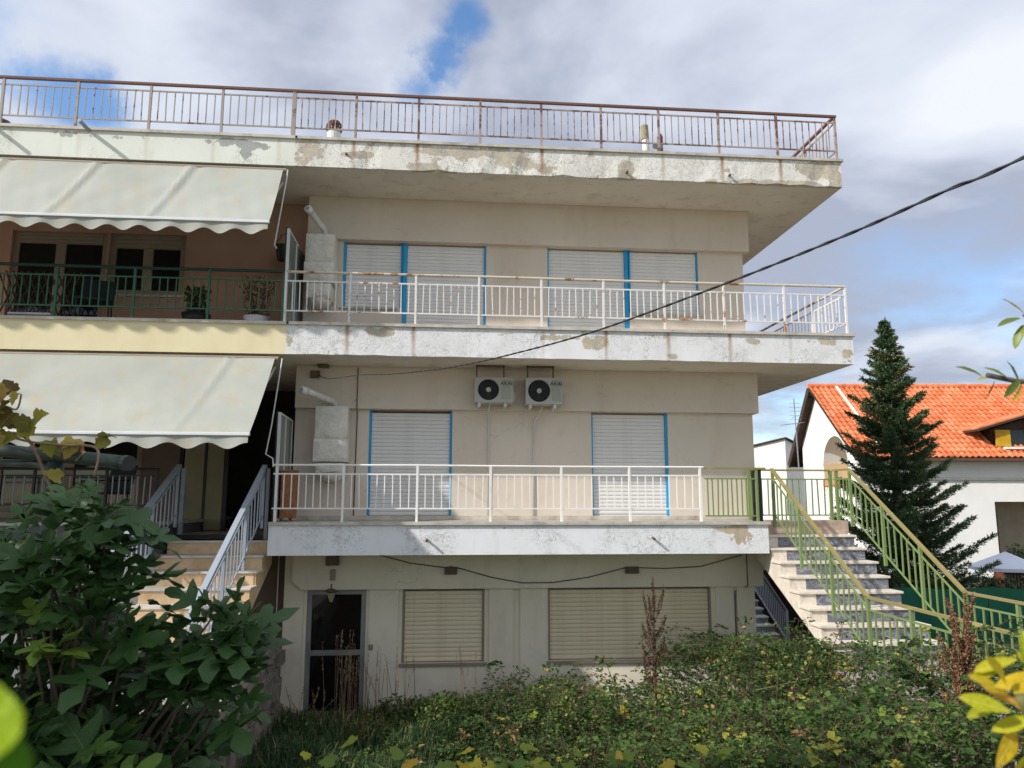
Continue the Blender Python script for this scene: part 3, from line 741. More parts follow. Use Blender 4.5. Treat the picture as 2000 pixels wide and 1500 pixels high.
# awnings: fabric, valance, front bar, roller
def awning(label, x0, x1, ztop, yb, zb, val, crank, seams, nscal, group):
    t = thing('awning', label, 'awning', ((x0 + x1) / 2, 0, zb), group)
    rr = random.Random(int(ztop * 10))
    nx, ny = 150, 22
    def P(i, j):
        u, v = i / nx, j / ny
        x = x0 + (x1 - x0) * u
        sag = .045 * math.sin(math.pi * v)
        pz = .012 * math.sin(u * 37 + v * 3) * v
        for s_ in seams:
            q_ = (x - s_ + .34 * v) / .045
            pz -= .050 * math.exp(-q_ * q_) * (1 - .25 * v) - .02 * math.exp(-((q_ - 2.4) / 1.6) ** 2)
        pz += .010 * math.sin(9 * x + 14 * v) * (1 - v) * v * 2 + .006 * math.sin(21 * x - 9 * v) * v
        y = .02 + (yb - .02) * v + pz
        z = ztop - .02 + (zb - ztop) * v - sag + pz * .6
        return (x, y, z)
    b = MB(); b.v = [P(i, j) for j in range(ny + 1) for i in range(nx + 1)]
    b.f = [(j * (nx + 1) + i, (j + 1) * (nx + 1) + i, (j + 1) * (nx + 1) + i + 1, j * (nx + 1) + i + 1) for j in range(ny) for i in range(nx)]
    b.build('fabric', m['awning'], t, True)
    v = MB(); n = nscal * 10
    for i in range(n + 1):
        u = i / n; x = x0 + (x1 - x0) * u
        s_ = val * (.78 + .22 * math.cos(u * nscal * 2 * math.pi + math.pi))
        w = .02 * math.sin(u * nscal * 2 * math.pi) + .01 * math.sin(u * 23)
        v.v += [(x, yb - .02, zb - .02), (x, yb - .025 + w * .5, zb - .02 - s_ * .5), (x, yb - .03 + w, zb - .02 - s_)]
    for i in range(n):
        for k in range(2):
            v.f.append((i * 3 + k, i * 3 + k + 1, (i + 1) * 3 + k + 1, (i + 1) * 3 + k))
    v.build('valance', m['awning'], t, True)
    MB().box(x0, x1 + .02, yb - .045, yb - .005, zb - .035, zb + .005).build('front_bar', m['alu_white'], t, bevel=.006)
    MB().tube([(x0, .04, ztop - .03), (x1 + .05, .04, ztop - .03)], .035, 10).build('roller', m['frame_taupe'], t)
    for xa in (x1 - .06, x1 - 2.6):
        MB().tube([(xa, .3, ztop - .12), (xa - .05, yb * .45, (ztop + zb) / 2 - .16), (xa, yb + .05, zb - .07)], .018, 8).build('arm', m['alu_white'], t)
    MB().tube(crank, .011, 6).build('crank_rod', m['plastic_white'], t)
    return t
awning('stained awning with scalloped valance under the roof edge', -9.6, -2.57, 5.455, -.74, 4.29, .19,
       [(-2.50, .02, 5.43), (-2.505, .02, 5.30), (-2.58, -.02, 4.62), (-2.63, -.04, 4.18), (-2.60, -.02, 4.13)], (-5.35, -3.95, -6.7), 16, None)
awning('plain awning with white front bar under the cream balcony edge', -9.6, -2.55, 2.455, -1.28, 1.18, .19,
       [(-2.44, .0, 2.42), (-2.45, -.01, 2.30), (-2.54, -.04, 1.4), (-2.60, -.05, .98), (-2.50, -.03, .92), (-2.49, -.02, .80)], (-3.2,), 14, None)

# ------------------------------------------------------------------ stairs
def stairs(name, label, x0, x1, nose0, z0, n, rise, going, sw, mats, right_string=False, left_string=True, under=.2):
    tread, riser, string = (m[k] for k in mats)
    t = thing(name, label, 'staircase', ((x0 + x1) / 2, nose0 - going * n, z0 - rise * (n - 1) - rise))
    # sloping slab with stepped upper edge
    prof = [(nose0 + going + .03, z0 + rise - .03)]
    for k in range(n):
        yk = nose0 - going * k + .03; zk = z0 - rise * k - .035
        prof += [(yk + going, zk), (yk, zk)] if k else [(nose0 + going + .03, zk), (yk, zk)]
    yl, zl = nose0 - going * (n - 1) + .03, z0 - rise * n - .035
    prof += [(yl, zl), (yl + .02, zl - .02), (nose0 + going + .03, z0 - under - .16)]
    prof = prof[1:]
    b = MB(); b.prism_x(prof, x0 + .012, x1 - .012); b.build('flight', m['concrete'], t)
    if left_string:
        b = MB(); b.prism_x([(y - .004, z - .001) for y, z in prof], x0, x0 + sw); b.build('stringer', string, t)
    if right_string:
        b = MB(); b.prism_x([(y - .004, z - .001) for y, z in prof], x1 - sw, x1); b.build('stringer', string, t)
    for k in range(n):
        yk = nose0 - going * k; zk = z0 - rise * k
        e = RNG.uniform(-.006, .006)
        MB().box(x0 - .02 + (0.0), x1 + .02, yk + e, yk + going + .034, zk - .032, zk).build('tread', tread, t, bevel=.004)
        MB().box(x0 + (sw if left_string else .01), x1 - (sw if right_string else .01), yk + .022 + e, yk + .0255, zk - rise + .002, zk - .033).build('riser', riser, t)
    return t
RS = stairs('staircase', 'garden stair of grey and cream marble with olive green railings', 5.04, 6.55, .30, -.22, 8, .185, .29, .24,
            ('marble_cream', 'marble_grey', 'marble_cream'))
MB().box(5.02, 6.58, .5835, .5845, -.22, -.003).build('riser', m['marble_pink'], RS)
def stair_railing(parent, x, ya, za, yb, zb, yend, zend, nb, mats, top=.85, first_post=True, endx=None, heights=(.70, .14), label=None, hw=.055, hh=.03, bal=.018, post=.04):
    """sloping run from (ya, za) to (yb, zb) then level to yend; za etc are handrail heights"""
    hr = MB(); ex = endx if endx is not None else x
    hr.bar((x, ya + .02, za), (x, yb, zb), hw, hh)
    if yend is not None: hr.bar((x, yb + .01, zb), (ex, yend, zend), hw, hh)
    o = hr.build('stair_railing', m[mats[0]], parent)
    if label: o['label'] = label
    for hz in heights:
        rl = MB().bar((x, ya, za - top + hz), (x, yb, zb - top + hz), .016, .022)
        if yend is not None: rl.bar((x, yb, zb - top + hz), (ex, yend, zend - top + hz), .016, .022)
        rl.build('rail', m[mats[1]], o)
    bm = MB().box(-bal / 2, bal / 2, -bal / 2, bal / 2, 0, heights[0] - heights[1]).mesh('baluster', m[mats[2]])
    pm = MB().box(-post / 2, post / 2, -post / 2, post / 2, 0, top + .06).mesh('post', m[mats[1]])
    L = abs(ya - yb); n = nb
    for i in range(n + 1):
        t_ = i / n; y = ya + (yb - ya) * t_; z = za + (zb - za) * t_
        if i % 6 == 0 and (i or first_post): inst('post', pm, o, (x, y, z - top - .07))
        else: inst('baluster', bm, o, (x, y, z - top + heights[1]), (RNG.gauss(0, .006), RNG.gauss(0, .006), 0))
    if yend is not None:
        n2 = int(abs(yend - yb) / (L / nb))
        for i in range(1, n2 + 1):
            t_ = i / n2; y = yb + (yend - yb) * t_; z = zb + (zend - zb) * t_; xx = x + (ex - x) * t_
            if i % 6 == 0: inst('post', pm, o, (xx, y, z - top - .07))
            else: inst('baluster', bm, o, (xx, y, z - top + heights[1]), (RNG.gauss(0, .006), RNG.gauss(0, .006), 0))
    return o
OL = ('handrail_olive', 'rail_olive', 'rail_olive')
stair_railing(RS, 5.23, .30, .82, -2.27, -.86, -5.2, -.90, 18, OL, label='olive green railing with worn ochre handrail')
stair_railing(RS, 6.60, .45, .83, -2.14, -.83, -6.6, -.88, 18, OL, heights=(.70, .10))

LS = stairs('staircase', 'entrance stair with white treads and orange travertine risers', -4.05, -2.60, .36, -.28, 7, .195, .325, .03,
            ('marble_white', 'travertine', 'travertine'), right_string=True, left_string=True)
MB().box(-4.06, -2.59, .70, .715, -.28, -.205).build('riser', m['dark_metal'], LS)
MB().box(-4.06, -2.57, .40, .714, -.281, -.28).build('tread', m['marble_white'], LS)
BL = ('rail_blue_grey', 'rail_blue_grey', 'rail_blue_grey')
stair_railing(LS, -2.68, .28, .82, -2.9, -.98, None, None, 20, BL, hw=.07, hh=.05, label='pale blue grey stair railing', heights=(.72, .12), bal=.016)
stair_railing(LS, -4.0, .50, .83, -2.6, -.86, None, None, 20, BL, hw=.07, hh=.05, heights=(.72, .12), bal=.016)
MB().box(-2.71, -2.66, .56, .61, -.28, .80).build('newel_post', m['grey_metal'], LS)
MB().box(-4.03, -3.97, .72, .78, -.28, .80).build('newel_post', m['grey_metal'], LS)

# block wall under the entrance stair
BW = thing('block_wall', 'rough grey concrete block wall under the entrance stair', 'wall', (-2.48, -1.2, -2.95))
MB().box(-2.56, -2.47, -4.0, 1.0, -3.1, -1.95).build('mortar', m['concrete'], BW)
solid = MB().box(-.07, .07, -.19, .19, 0, .185); solid = solid.mesh('block', m['block'])
hol = MB()
wall_holes(hol, -.19, .19, 0, .185, -.07, .07, [(-.15, -.06, .04, .15), (-.04, .04, .04, .15), (.06, .15, .04, .15)])
hol.quad((-.19, -.07, .185), (.19, -.07, .185), (.19, .07, .185), (-.19, .07, .185))
hol.xform(lambda p: Vector((-p.y, p.x, p.z)))
hol = hol.mesh('block', m['block'])
for r in range(6):
    yy = 1.0 - .2 * (r % 2) - .19
    while yy > -3.9:
        lim = -3.9 + (r - 2) * .75 if r > 2 else -9
        if yy > lim and RNG.random() > (.06 if r < 5 else .18):
            h = RNG.random() < (.10 + .06 * r)
            inst('block', hol if h else solid, BW, (-2.47 + RNG.gauss(0, .02), yy, -2.95 + r * .2), (0, RNG.gauss(0, .03), RNG.gauss(0, .035)))
        yy -= .40
# rear stair beyond the corner
RR = thing('staircase', 'narrow grey stair with dark handrail in the shade behind the house', 'staircase', (7.2, 5.4, -2.95))
for k in range(9):
    MB().box(6.4, 7.62, 5.45 + k * .27, 5.75 + k * .27 + .02, -2.80 + k * .152 - .03, -2.80 + k * .152).build('tread', m['plastic_white'], RR)
    MB().box(6.42, 7.60, 5.47 + k * .27, 5.49 + k * .27, -2.80 + (k - 1) * .152 + .001, -2.80 + k * .152 - .031).build('riser', m['marble_grey'], RR)
h = MB(); h.bar((7.66, 5.40, -2.10), (7.66, 7.9, -.72), .05, .05); hr = h.build('stair_railing', m['dark_metal'], RR)
h = MB(); h.bar((7.66, 5.42, -2.76), (7.66, 7.9, -1.38), .03, .03); h.build('rail', m['rail_blue_grey'], hr)
bm = MB().box(-.009, .009, -.009, .009, 0, .64).mesh('baluster', m['rail_blue_grey'])
for i in range(26):
    inst('baluster', bm, hr, (7.66, 5.44 + i * .096, -2.74 + i * .0535))
MB().box(7.64, 7.69, 5.38, 5.43, -2.95, -2.08).build('post', m['rail_blue_grey'], hr)
SH = thing('shade_block', 'dark low block standing in for the shaded opening behind the rear stair', 'shade_block', (8.5, 8.6, -2.9))
MB().box(6.3, 11.0, 8.4, 9.4, -2.98, -1.28).build('wall', m['wall_shade'], SH)  # added block, coloured near black in place of a deep shaded opening
MB().box(6.2, 11.1, 7.9, 9.5, -1.278, -1.2).build('roof', m['dark_metal'], SH)
MB().box(8.6, 8.75, 5.6, 8.39, -2.98, -1.7).build('side_wall', m['wall_shade'], SH)

# ------------------------------------------------------------------ fixtures on the facade
def text_mesh(body, size, mat):
    cu = bpy.data.curves.new('logo', 'FONT'); cu.body = body; cu.size = size; cu.extrude = .001; cu.align_x = 'CENTER'
    o = bpy.data.objects.new('logo', cu); COL.objects.link(o)
    bpy.context.view_layer.update()
    me = bpy.data.meshes.new_from_object(o.evaluated_get(bpy.context.evaluated_depsgraph_get()))
    bpy.data.objects.remove(o, do_unlink=True); bpy.data.curves.remove(cu)
    me.materials.clear(); me.materials.append(mat); return me
LOGO = text_mesh('AKAI', .088, m['dark_metal'])
def ac_unit(label, x0, x1, z0, z1, y0, y1):
    t = thing('air_conditioner', label, 'air conditioner', ((x0 + x1) / 2, (y0 + y1) / 2, z0), 'air conditioner outdoor units under the balcony')
    cx, cz, R_ = x0 + (x1 - x0) * .36, (z0 + z1) / 2, (z1 - z0) * .42
    b = MB(); n = 32
    # front with round opening
    ring = [(cx + R_ * math.cos(2 * math.pi * k / n), cz + R_ * math.sin(2 * math.pi * k / n)) for k in range(n)]
    def edge(a):
        dx, dz = math.cos(a), math.sin(a)
        ts = []
        if abs(dx) > 1e-6: ts.append(((x1 if dx > 0 else x0) - cx) / dx)
        if abs(dz) > 1e-6: ts.append(((z1 if dz > 0 else z0) - cz) / dz)
        s_ = min(ts); return (cx + dx * s_, cz + dz * s_)
    for k in range(n):
        a0, a1 = 2 * math.pi * k / n, 2 * math.pi * (k + 1) / n
        p, q = ring[k], ring[(k + 1) % n]; e0, e1 = edge(a0), edge(a1)
        b.quad((p[0], y0, p[1]), (q[0], y0, q[1]), (e1[0], y0, e1[1]), (e0[0], y0, e0[1]))
        b.quad((p[0], y0, p[1]), (p[0], y0 + .06, p[1]), (q[0], y0 + .06, q[1]), (q[0], y0, q[1]))
    for cxr, czr in ((x0, z0), (x1, z0), (x1, z1), (x0, z1)):   # corners left by the radial fan
        a = math.atan2(czr - cz, cxr - cx) % (2 * math.pi); k = int(a / (2 * math.pi / n))
        e0, e1 = edge(2 * math.pi * k / n), edge(2 * math.pi * (k + 1) / n)
        b.tri((e0[0], y0, e0[1]), (e1[0], y0, e1[1]), (cxr, y0, czr))
    b.quad((x0, y0, z1), (x1, y0, z1), (x1, y1, z1), (x0, y1, z1)); b.quad((x0, y0, z0), (x0, y1, z0), (x1, y1, z0), (x1, y0, z0))
    b.quad((x0, y0, z0), (x0, y0, z1), (x0, y1, z1), (x0, y1, z0)); b.quad((x1, y0, z0), (x1, y1, z0), (x1, y1, z1), (x1, y0, z1))
    b.quad((x0, y1, z0), (x0, y1, z1), (x1, y1, z1), (x1, y1, z0))
    b.build('casing', m['plastic_grey'], t)
    f = MB().lathe((cx, y0 + .058, cz), [(0.0001, 0), (R_, 0)], 32, 'y')
    fan = f.build('fan', m['dark_void'], t)
    bl = MB()
    for k in range(3):
        a = 2 * math.pi * k / 3 + .4
        pts = [(cx + r_ * math.cos(a + da), y0 + yy, cz + r_ * math.sin(a + da)) for r_, da, yy in ((.03, 0, .03), (R_ * .9, -.25, .02), (R_ * .92, .55, .05), (.03, .9, .05))]
        bl.quad(*pts)
    bl.build('blade', m['dark_metal'], fan)
    g = MB()
    for k in range(1, 7):
        r_ = R_ * k / 6.1
        g.lathe((cx, y0 - .004, cz), [(r_ - .0035, 0), (r_ + .0035, 0)], 32, 'y')
    for k in range(12):
        a = 2 * math.pi * k / 12
        g.bar((cx + .03 * math.cos(a), y0 - .001, cz + .03 * math.sin(a)), (cx + R_ * math.cos(a), y0 - .001, cz + R_ * math.sin(a)), .005, .005)
    g.build('grille', m['dark_metal'], t)
    MB().lathe((cx, y0 - .012, cz), [(.0001, 0), (.036, 0), (.042, .01)], 18, 'y').build('hub', m['plastic_grey'], t)
    px0 = x0 + (x1 - x0) * .70
    MB().box(px0, x1 - .03, y0 - .006, y0 - .001, z0 + .05, z1 - .035).build('panel', m['plastic_panel'], t)
    inst('logo', LOGO, t, ((px0 + x1 - .03) / 2, y0 - .009, z1 - .125), (math.pi / 2, 0, 0))
    MB().box(x1 + .001, x1 + .05, y0 + .10, y0 + .2, z0 + .03, z0 + .18).build('valve_cover', m['plastic_grey'], t)
    MB().box(x0 + .06, x0 + .10, y0 + .03, y0 + .33, z0 - .06, z0 - .001).build('bracket', m['plastic_white'], t)
    MB().box(x1 - .14, x1 - .10, y0 + .03, y0 + .33, z0 - .06, z0 - .001).build('bracket', m['plastic_white'], t)
    MB().box(x0 + .02, x0 + .045, y0 + .03, y0 + .055, z1, 2.489).box(x1 - .16, x1 - .135, y0 + .03, y0 + .055, z1, 2.489).box(x0 + .02, x1 - .135, y0 + .03, y0 + .055, 2.46, 2.4895).build('hanger', m['box_brown'], t)
    return t
ac_unit('air conditioner with a side valve cover, drain pipe straight below', .48, 1.10, 1.88, 2.285, .62, .94)
ac_unit('air conditioner with a kinked drain pipe and loose wires below', 1.31, 1.91, 1.86, 2.29, .62, .94)
def pipe(name, label, pts, r, mat, cat='pipe', n=6, group=None):
    o = MB().tube(pts, r, n).build(name, m[mat], None, True)
    return tag(o, label, cat, group)
pipe('drain_pipe', 'thin straight white drain pipe down the beige wall', [(.73, .80, 1.885), (.73, .95, 1.78), (.73, 1.04, 1.70), (.73, 1.05, .05)], .011, 'plastic_white')
pipe('drain_pipe', 'thin white drain pipe with a bend at its top', [(1.62, .78, 1.865), (1.58, .92, 1.78), (1.49, 1.03, 1.62), (1.485, 1.05, 1.3), (1.47, 1.05, .05)], .011, 'plastic_white')
pipe('loose_wire', 'short pale wire hanging under an air conditioner', [(1.78, .80, 1.86), (1.775, .85, 1.76), (1.80, .86, 1.70)], .006, 'plastic_white', 'wire')
pipe('wall_conduit', 'vertical cable conduit beside the wrapped heater on the lower balcony', [(-1.42, .96, 2.46), (-1.42, .955, 1.80), (-1.42, 1.055, 1.77), (-1.43, 1.055, .02)], .009, 'wire_brown')
pipe('wall_conduit', 'dark conduit pair low on the wall by the heater', [(-1.60, 1.05, .62), (-1.62, 1.05, .35), (-1.60, 1.05, .02)], .008, 'wire_brown')

def heater(label, x0, x1, y0, y1, z0, z1, pipe_pts, split):
    t = thing('wrapped_heater', label, 'heater', ((x0 + x1) / 2, (y0 + y1) / 2, z0), 'insulated gas heaters on the balcony walls')
    rr = random.Random(int(z0 * 100))
    def cushion(za, zb, inset=0, nm='cover'):
        nx, nz = 10, 12; b = MB(); a, c = x0 + inset, x1 - inset
        def bul(u, v): return .03 * (1 - (2 * u - 1) ** 4) * (1 - (2 * v - 1) ** 4) + rr.gauss(0, .006)
        g = [[(a + (c - a) * i / nx, y0 + inset * .5 - bul(i / nx, j / nz), za + (zb - za) * j / nz) for i in range(nx + 1)] for j in range(nz + 1)]
        for row in g: b.v += row
        w = nx + 1
        for j in range(nz):
            for i in range(nx): b.f.append((j * w + i, j * w + i + 1, (j + 1) * w + i + 1, (j + 1) * w + i))
        n0 = len(b.v)
        b.box(a + .004, c - .004, y0 + .01 + inset * .5, y1, za + .004, zb - .004)
        for xx in (a, c):
            b.quad((xx, y0 + inset * .5, za), (xx, y1, za), (xx, y1, zb), (xx, y0 + inset * .5, zb))
        b.quad((a, y0 + inset * .5, zb), (c, y0 + inset * .5, zb), (c, y1, zb), (a, y1, zb))
        b.quad((a, y0 + inset * .5, za), (a, y1, za), (c, y1, za), (c, y0 + inset * .5, za))
        b.build(nm, m['insulation_wrap'], t, True)
    zs = z0 + (z1 - z0) * split
    cushion(zs + .005, zs + (z1 - zs) * .42, -.012); cushion(zs + (z1 - zs) * .42 + .004, z1, 0)
    cushion(z0 + .13, zs - .012, .035)
    MB().lathe(((x0 + x1) / 2, (y0 + y1) / 2, z0), [(.0001, .0), (.14, .02), (.19, .09), (.20, .135)], 20).build('base_cover', m['insulation_wrap'], t, True)
    MB().tube(pipe_pts, .052, 14).build('flue_pipe', m['plastic_white'], t, True)
    p0, p1 = Vector(pipe_pts[-2]), Vector(pipe_pts[-1]); d = (p1 - p0).normalized()
    MB().tube([p1 - d * .10, p1 + d * .012], .06, 14).build('flue_collar', m['plastic_white'], t, True)
    MB().tube([p1 + d * .013, p1 + d * .016], .035, 12).build('flue_opening', m['grey_metal'], t)
    return t
heater('grey quilted wrapped heater on the lower balcony, flue pointing outward', -2.04, -1.53, .74, 1.05, .60, 1.80,
       [(-1.75, .92, 1.79), (-1.76, .90, 1.86), (-1.80, .84, 1.89), (-2.02, .50, 1.955), (-2.18, .30, 1.99)], .26)
heater('tall grey quilted wrapped heater on the upper balcony', -2.33, -1.86, .86, 1.26, 3.48, 4.70,
       [(-2.04, 1.0, 4.69), (-2.05, 1.0, 4.77), (-2.06, .97, 4.81), (-2.17, .62, 4.90), (-2.235, .40, 4.95)], .32)

def screen(label, x, y0, y1, z0, z1, z1b):
    t = thing('privacy_screen', label, 'screen', (x, (y0 + y1) / 2, z0), 'glass screens between the balconies')
    ym = y0 + (y1 - y0) * .46; zm = z1 + (z1b - z1) * .46
    f = MB(); f.bar((x, y0, z0), (x, y0, z1), .04, .04, (0, 1, 0)); f.bar((x, ym, z0 + .03), (x, ym, zm - .02), .03, .03, (0, 1, 0)); f.bar((x, y1, z0), (x, y1, z1b), .03, .03, (0, 1, 0))
    f.bar((x, y0 + .02, z1 - .015), (x, y1 - .015, z1b - .015), .03, .03); f.bar((x, y0 + .02, z0 + .02), (x, y1 - .015, z0 + .02), .03, .03)
    f.build('frame', m['plastic_white'], t)
    for (a, c, za, zc) in ((y0 + .02, ym - .015, z1, zm), (ym + .015, y1 - .015, zm, z1b)):
        b = MB().hexa([(x - .004, a, z0 + .035), (x + .004, a, z0 + .035), (x + .004, c, z0 + .035), (x - .004, c, z0 + .035),
                       (x - .004, a, za - .03), (x + .004, a, za - .03), (x + .004, c, zc - .03), (x - .004, c, zc - .03)])
        b.build('pane', m['glass_frost'], t)
    MB().box(x - .045, x - .021, y0 - .015, y0 + .015, z0, z1 + .02).build('edge_strip', m['rail_dark_green'], t)
screen('frosted glass balcony screen beside the salmon wall', -2.46, .12, 1.5, 3.0, 4.50, 4.50)
screen('frosted glass balcony screen by the rusty orange cabinet', -2.46, .12, 1.06, .005, 1.62, 1.60)
cab = thing('cabinet', 'rusty orange metal cabinet in the corner of the lower balcony', 'cabinet', (-2.33, .38, 0))
MB().box(-2.43, -2.23, .26, .55, .05, .74).build('body', m['wood_orange'], cab, bevel=.006)
MB().box(-2.42, -2.24, .25, .258, .1, .70).build('door', m['wood_orange'], cab); MB().box(-2.445, -2.215, .245, .565, .741, .765).build('top', m['wood_orange'], cab)
for xx in (-2.41, -2.27):
    MB().box(xx, xx + .02, .27, .29, 0.004, .05).build('leg', m['brown_rust'], cab)
# junction boxes, cable and lamp over the ground floor
jb = tag(MB().box(-2.18, -2.03, .90, .968, 2.28, 2.40).build('junction_box', m['box_brown'], None, bevel=.006), 'dark junction box where the black service cable ends', 'junction box')
tag(MB().box(-2.05, -1.88, .78, .96, 2.45, 2.489).build('lamp_plate', m['box_brown']), 'flat brown plate under the balcony soffit above the junction box', 'plate')
tag(MB().box(.04, .24, .93, .998, -.85, -.735).build('junction_box', m['box_brown'], None, bevel=.006), 'brown box on the beam above the narrow beige shutter', 'junction box')
tag(MB().box(2.97, 3.19, .93, .998, -.855, -.745).build('junction_box', m['box_brown'], None, bevel=.006), 'brown box on the beam above the wide beige shutter', 'junction box')
tag(MB().box(-1.82, -1.62, .93, .998, -.70, -.55).build('meter_box', m['box_brown'], None, bevel=.006), 'brown meter box on the beam above the dark door', 'box')
tag(MB().box(-1.75, -1.67, .96, .998, -.93, -.76).build('bell_box', m['frame_taupe'], None, bevel=.004), 'small grey box on the beam between meter box and lantern', 'box')
tag(MB().tube([(-1.08, .99, -.52), (-.51, .985, -.67), (.04, .985, -.745), (.14, .95, -.728), (.24, .985, -.745), (.79, .985, -.90), (1.28, .985, -.99), (1.78, .985, -.99), (2.37, .985, -.91), (2.97, .985, -.765), (3.19, .985, -.765), (3.64, .985, -.78), (4.24, .985, -.75), (4.94, .985, -.57)], .010, 6).build('wall_cable', m['wire_brown'], None, True),
    'brown cable sagging across the beam under the lower balcony', 'cable')
lan = thing('lantern', 'broken drooping lantern above the dark ground floor door', 'lantern', (-1.7, .85, -1.24))
MB().tube([(-1.72, 1.0, -1.0), (-1.72, .92, -.985), (-1.71, .85, -1.03)], .009, 6).build('arm', m['dark_metal'], lan)
MB().lathe((-1.71, .84, -1.1), [(.0001, .075), (.11, .03), (.115, .02), (.05, 0)], 4).build('cap', m['box_brown'], lan)
bb = MB().hexa([(-1.72, .82, -1.24), (-1.68, .82, -1.24), (-1.68, .86, -1.24), (-1.72, .86, -1.24), (-1.76, .79, -1.10), (-1.64, .79, -1.10), (-1.64, .89, -1.10), (-1.76, .89, -1.10)])
bb.build('shade', m['curtain'], lan)
tag(MB().box(-1.13, -1.06, 1.045, 1.062, -2.0, -1.92).build('door_bell', m['frame_taupe']), 'small bell plate on the wall right of the dark door', 'door bell')
pipe('wall_conduit', 'thin conduit down the pale ground floor corner', [(5.02, .985, -.50), (5.02, .985, -1.07), (5.0, 1.075, -1.1), (4.83, 1.07, -1.16), (4.83, 1.085, -2.6)], .010, 'wire_brown')
pipe('wall_conduit', 'thin pale conduit beside the brown wall under the entrance stair', [(-2.56, 1.03, -.485), (-2.56, 1.03, -1.6), (-2.60, 1.0, -2.3)], .008, 'plastic_white')
# service cable coming over from the street
cab_pts = [(-2.05, .92, 2.33), (-1.75, .1, 2.14), (-1.16, -1.25, 1.98), (-.63, -2.47, 1.80), (-.10, -3.69, 1.65), (.23, -4.45, 1.58), (.56, -5.21, 1.53), (1.04, -6.32, 1.485), (1.53, -7.44, 1.505), (1.87, -8.22, 1.54), (2.07, -8.68, 1.58), (2.19, -8.95, 1.60), (2.75, -10.2, 1.78), (3.9, -12.9, 2.35), (5.3, -16.0, 3.25)]
def smooth_path(pts, k=5):
    out = []; P = [Vector(p) for p in pts]
    for i in range(len(P) - 1):
        a, b_, c, d = P[max(i - 1, 0)], P[i], P[i + 1], P[min(i + 2, len(P) - 1)]
        for j in range(k):
            t = j / k
            out.append(.5 * ((2 * b_) + (c - a) * t + (2 * a - 5 * b_ + 4 * c - d) * t * t + (3 * b_ - a - 3 * c + d) * t ** 3))
    return out + [P[-1]]
sc_ = thing('service_cable', 'twisted black service cable strung from the house towards the street', 'cable', (-2.05, .92, 2.33))
pth = smooth_path(cab_pts, 14)
for s_ in (0, math.pi):
    tw = []; L_ = 0
    for i, p in enumerate(pth):
        if i: L_ += (p - pth[i - 1]).length
        a = L_ * 24 + s_
        tw.append(p + Vector((.0034 * math.cos(a), 0, .0034 * math.sin(a))))
    MB().tube(tw, .0050, 6).build('strand', m['cable_black'], sc_, True)
up_ = thing('utility_pole', 'wooden utility pole on the street carrying the service cable', 'pole', (5.3, -16.05, -1.5))
MB().tube([(5.3, -16.1, -1.9), (5.3, -16.1, 3.8)], [.13, .10], 12).build('shaft', m['bark'], up_, True)
MB().box(5.22, 5.38, -16.02, -15.97, 3.15, 3.3).build('bracket', m['dark_metal'], up_)

# ------------------------------------------------------------------ things on the roof
v = thing('roof_vent', 'rusty turbine vent on a white stub behind the roof railing', 'vent', (-1.9, .6, 5.98))
MB().tube([(-1.9, .6, 5.98), (-1.9, .6, 6.36)], .115, 16).build('stub', m['plastic_white'], v)
vb = MB(); 
for k in range(14):
    a = 2 * math.pi * k / 14
    pts = [(-1.9 + .14 * math.sin(ph) * math.cos(a + ph * .4), .6 + .14 * math.sin(ph) * math.sin(a + ph * .4), 6.45 - .13 * math.cos(ph)) for ph in [math.pi * (.15 + .7 * j / 6) for j in range(7)]]
    pt2 = [(-1.9 + .14 * math.sin(ph) * math.cos(a + .32 + ph * .4), .6 + .14 * math.sin(ph) * math.sin(a + .32 + ph * .4), 6.45 - .13 * math.cos(ph)) for ph in [math.pi * (.15 + .7 * j / 6) for j in range(7)]]
    for j in range(6): vb.quad(pts[j], pts[j + 1], pt2[j + 1], pt2[j])
vb.build('turbine', m['brown_rust'], v)
MB().lathe((-1.9, .6, 6.45), [(.0001, .135), (.09, .11), (.10, .09)], 16).build('cap', m['brown_rust'], v)
c1 = thing('chimney_flue', 'tall cream ceramic flue with a bent cap on the roof', 'flue', (3.36, .5, 5.98))
MB().tube([(3.37, .5, 5.98), (3.37, .5, 6.46), (3.36, .5, 6.46)], .06, 12).build('pipe', m['plastic_white'], c1)
MB().tube([(3.36, .5, 6.44), (3.35, .49, 6.68), (3.345, .48, 6.71)], [.068, .066, .04], 12).build('cap', m['curtain'], c1)
c2 = thing('chimney_flue', 'short rusty flue with a crooked grey elbow on the roof', 'flue', (3.6, .5, 5.98))
MB().tube([(3.62, .5, 5.98), (3.62, .5, 6.5), (3.61, .49, 6.55)], [.05, .05, .03], 10).build('pipe', m['brown_rust'], c2)
MB().tube([(3.62, .46, 6.27), (3.53, .42, 6.30), (3.49, .38, 6.27)], .05, 10).build('elbow', m['grey_metal'], c2)
dm = thing('water_heater', 'dark curved tank end on the roof above the pale green edge', 'tank', (-7.05, .5, 5.98))
MB().tube([(-7.8, .55, 6.12), (-7.1, .55, 6.12), (-7.0, .55, 6.12), (-6.95, .55, 6.12)], [.22, .22, .18, .08], 20).build('tank', m['dark_metal'], dm, True)
MB().box(-7.7, -7.1, .4, .7, 5.979, 5.93 + .06).build('stand', m['grey_metal'], dm)

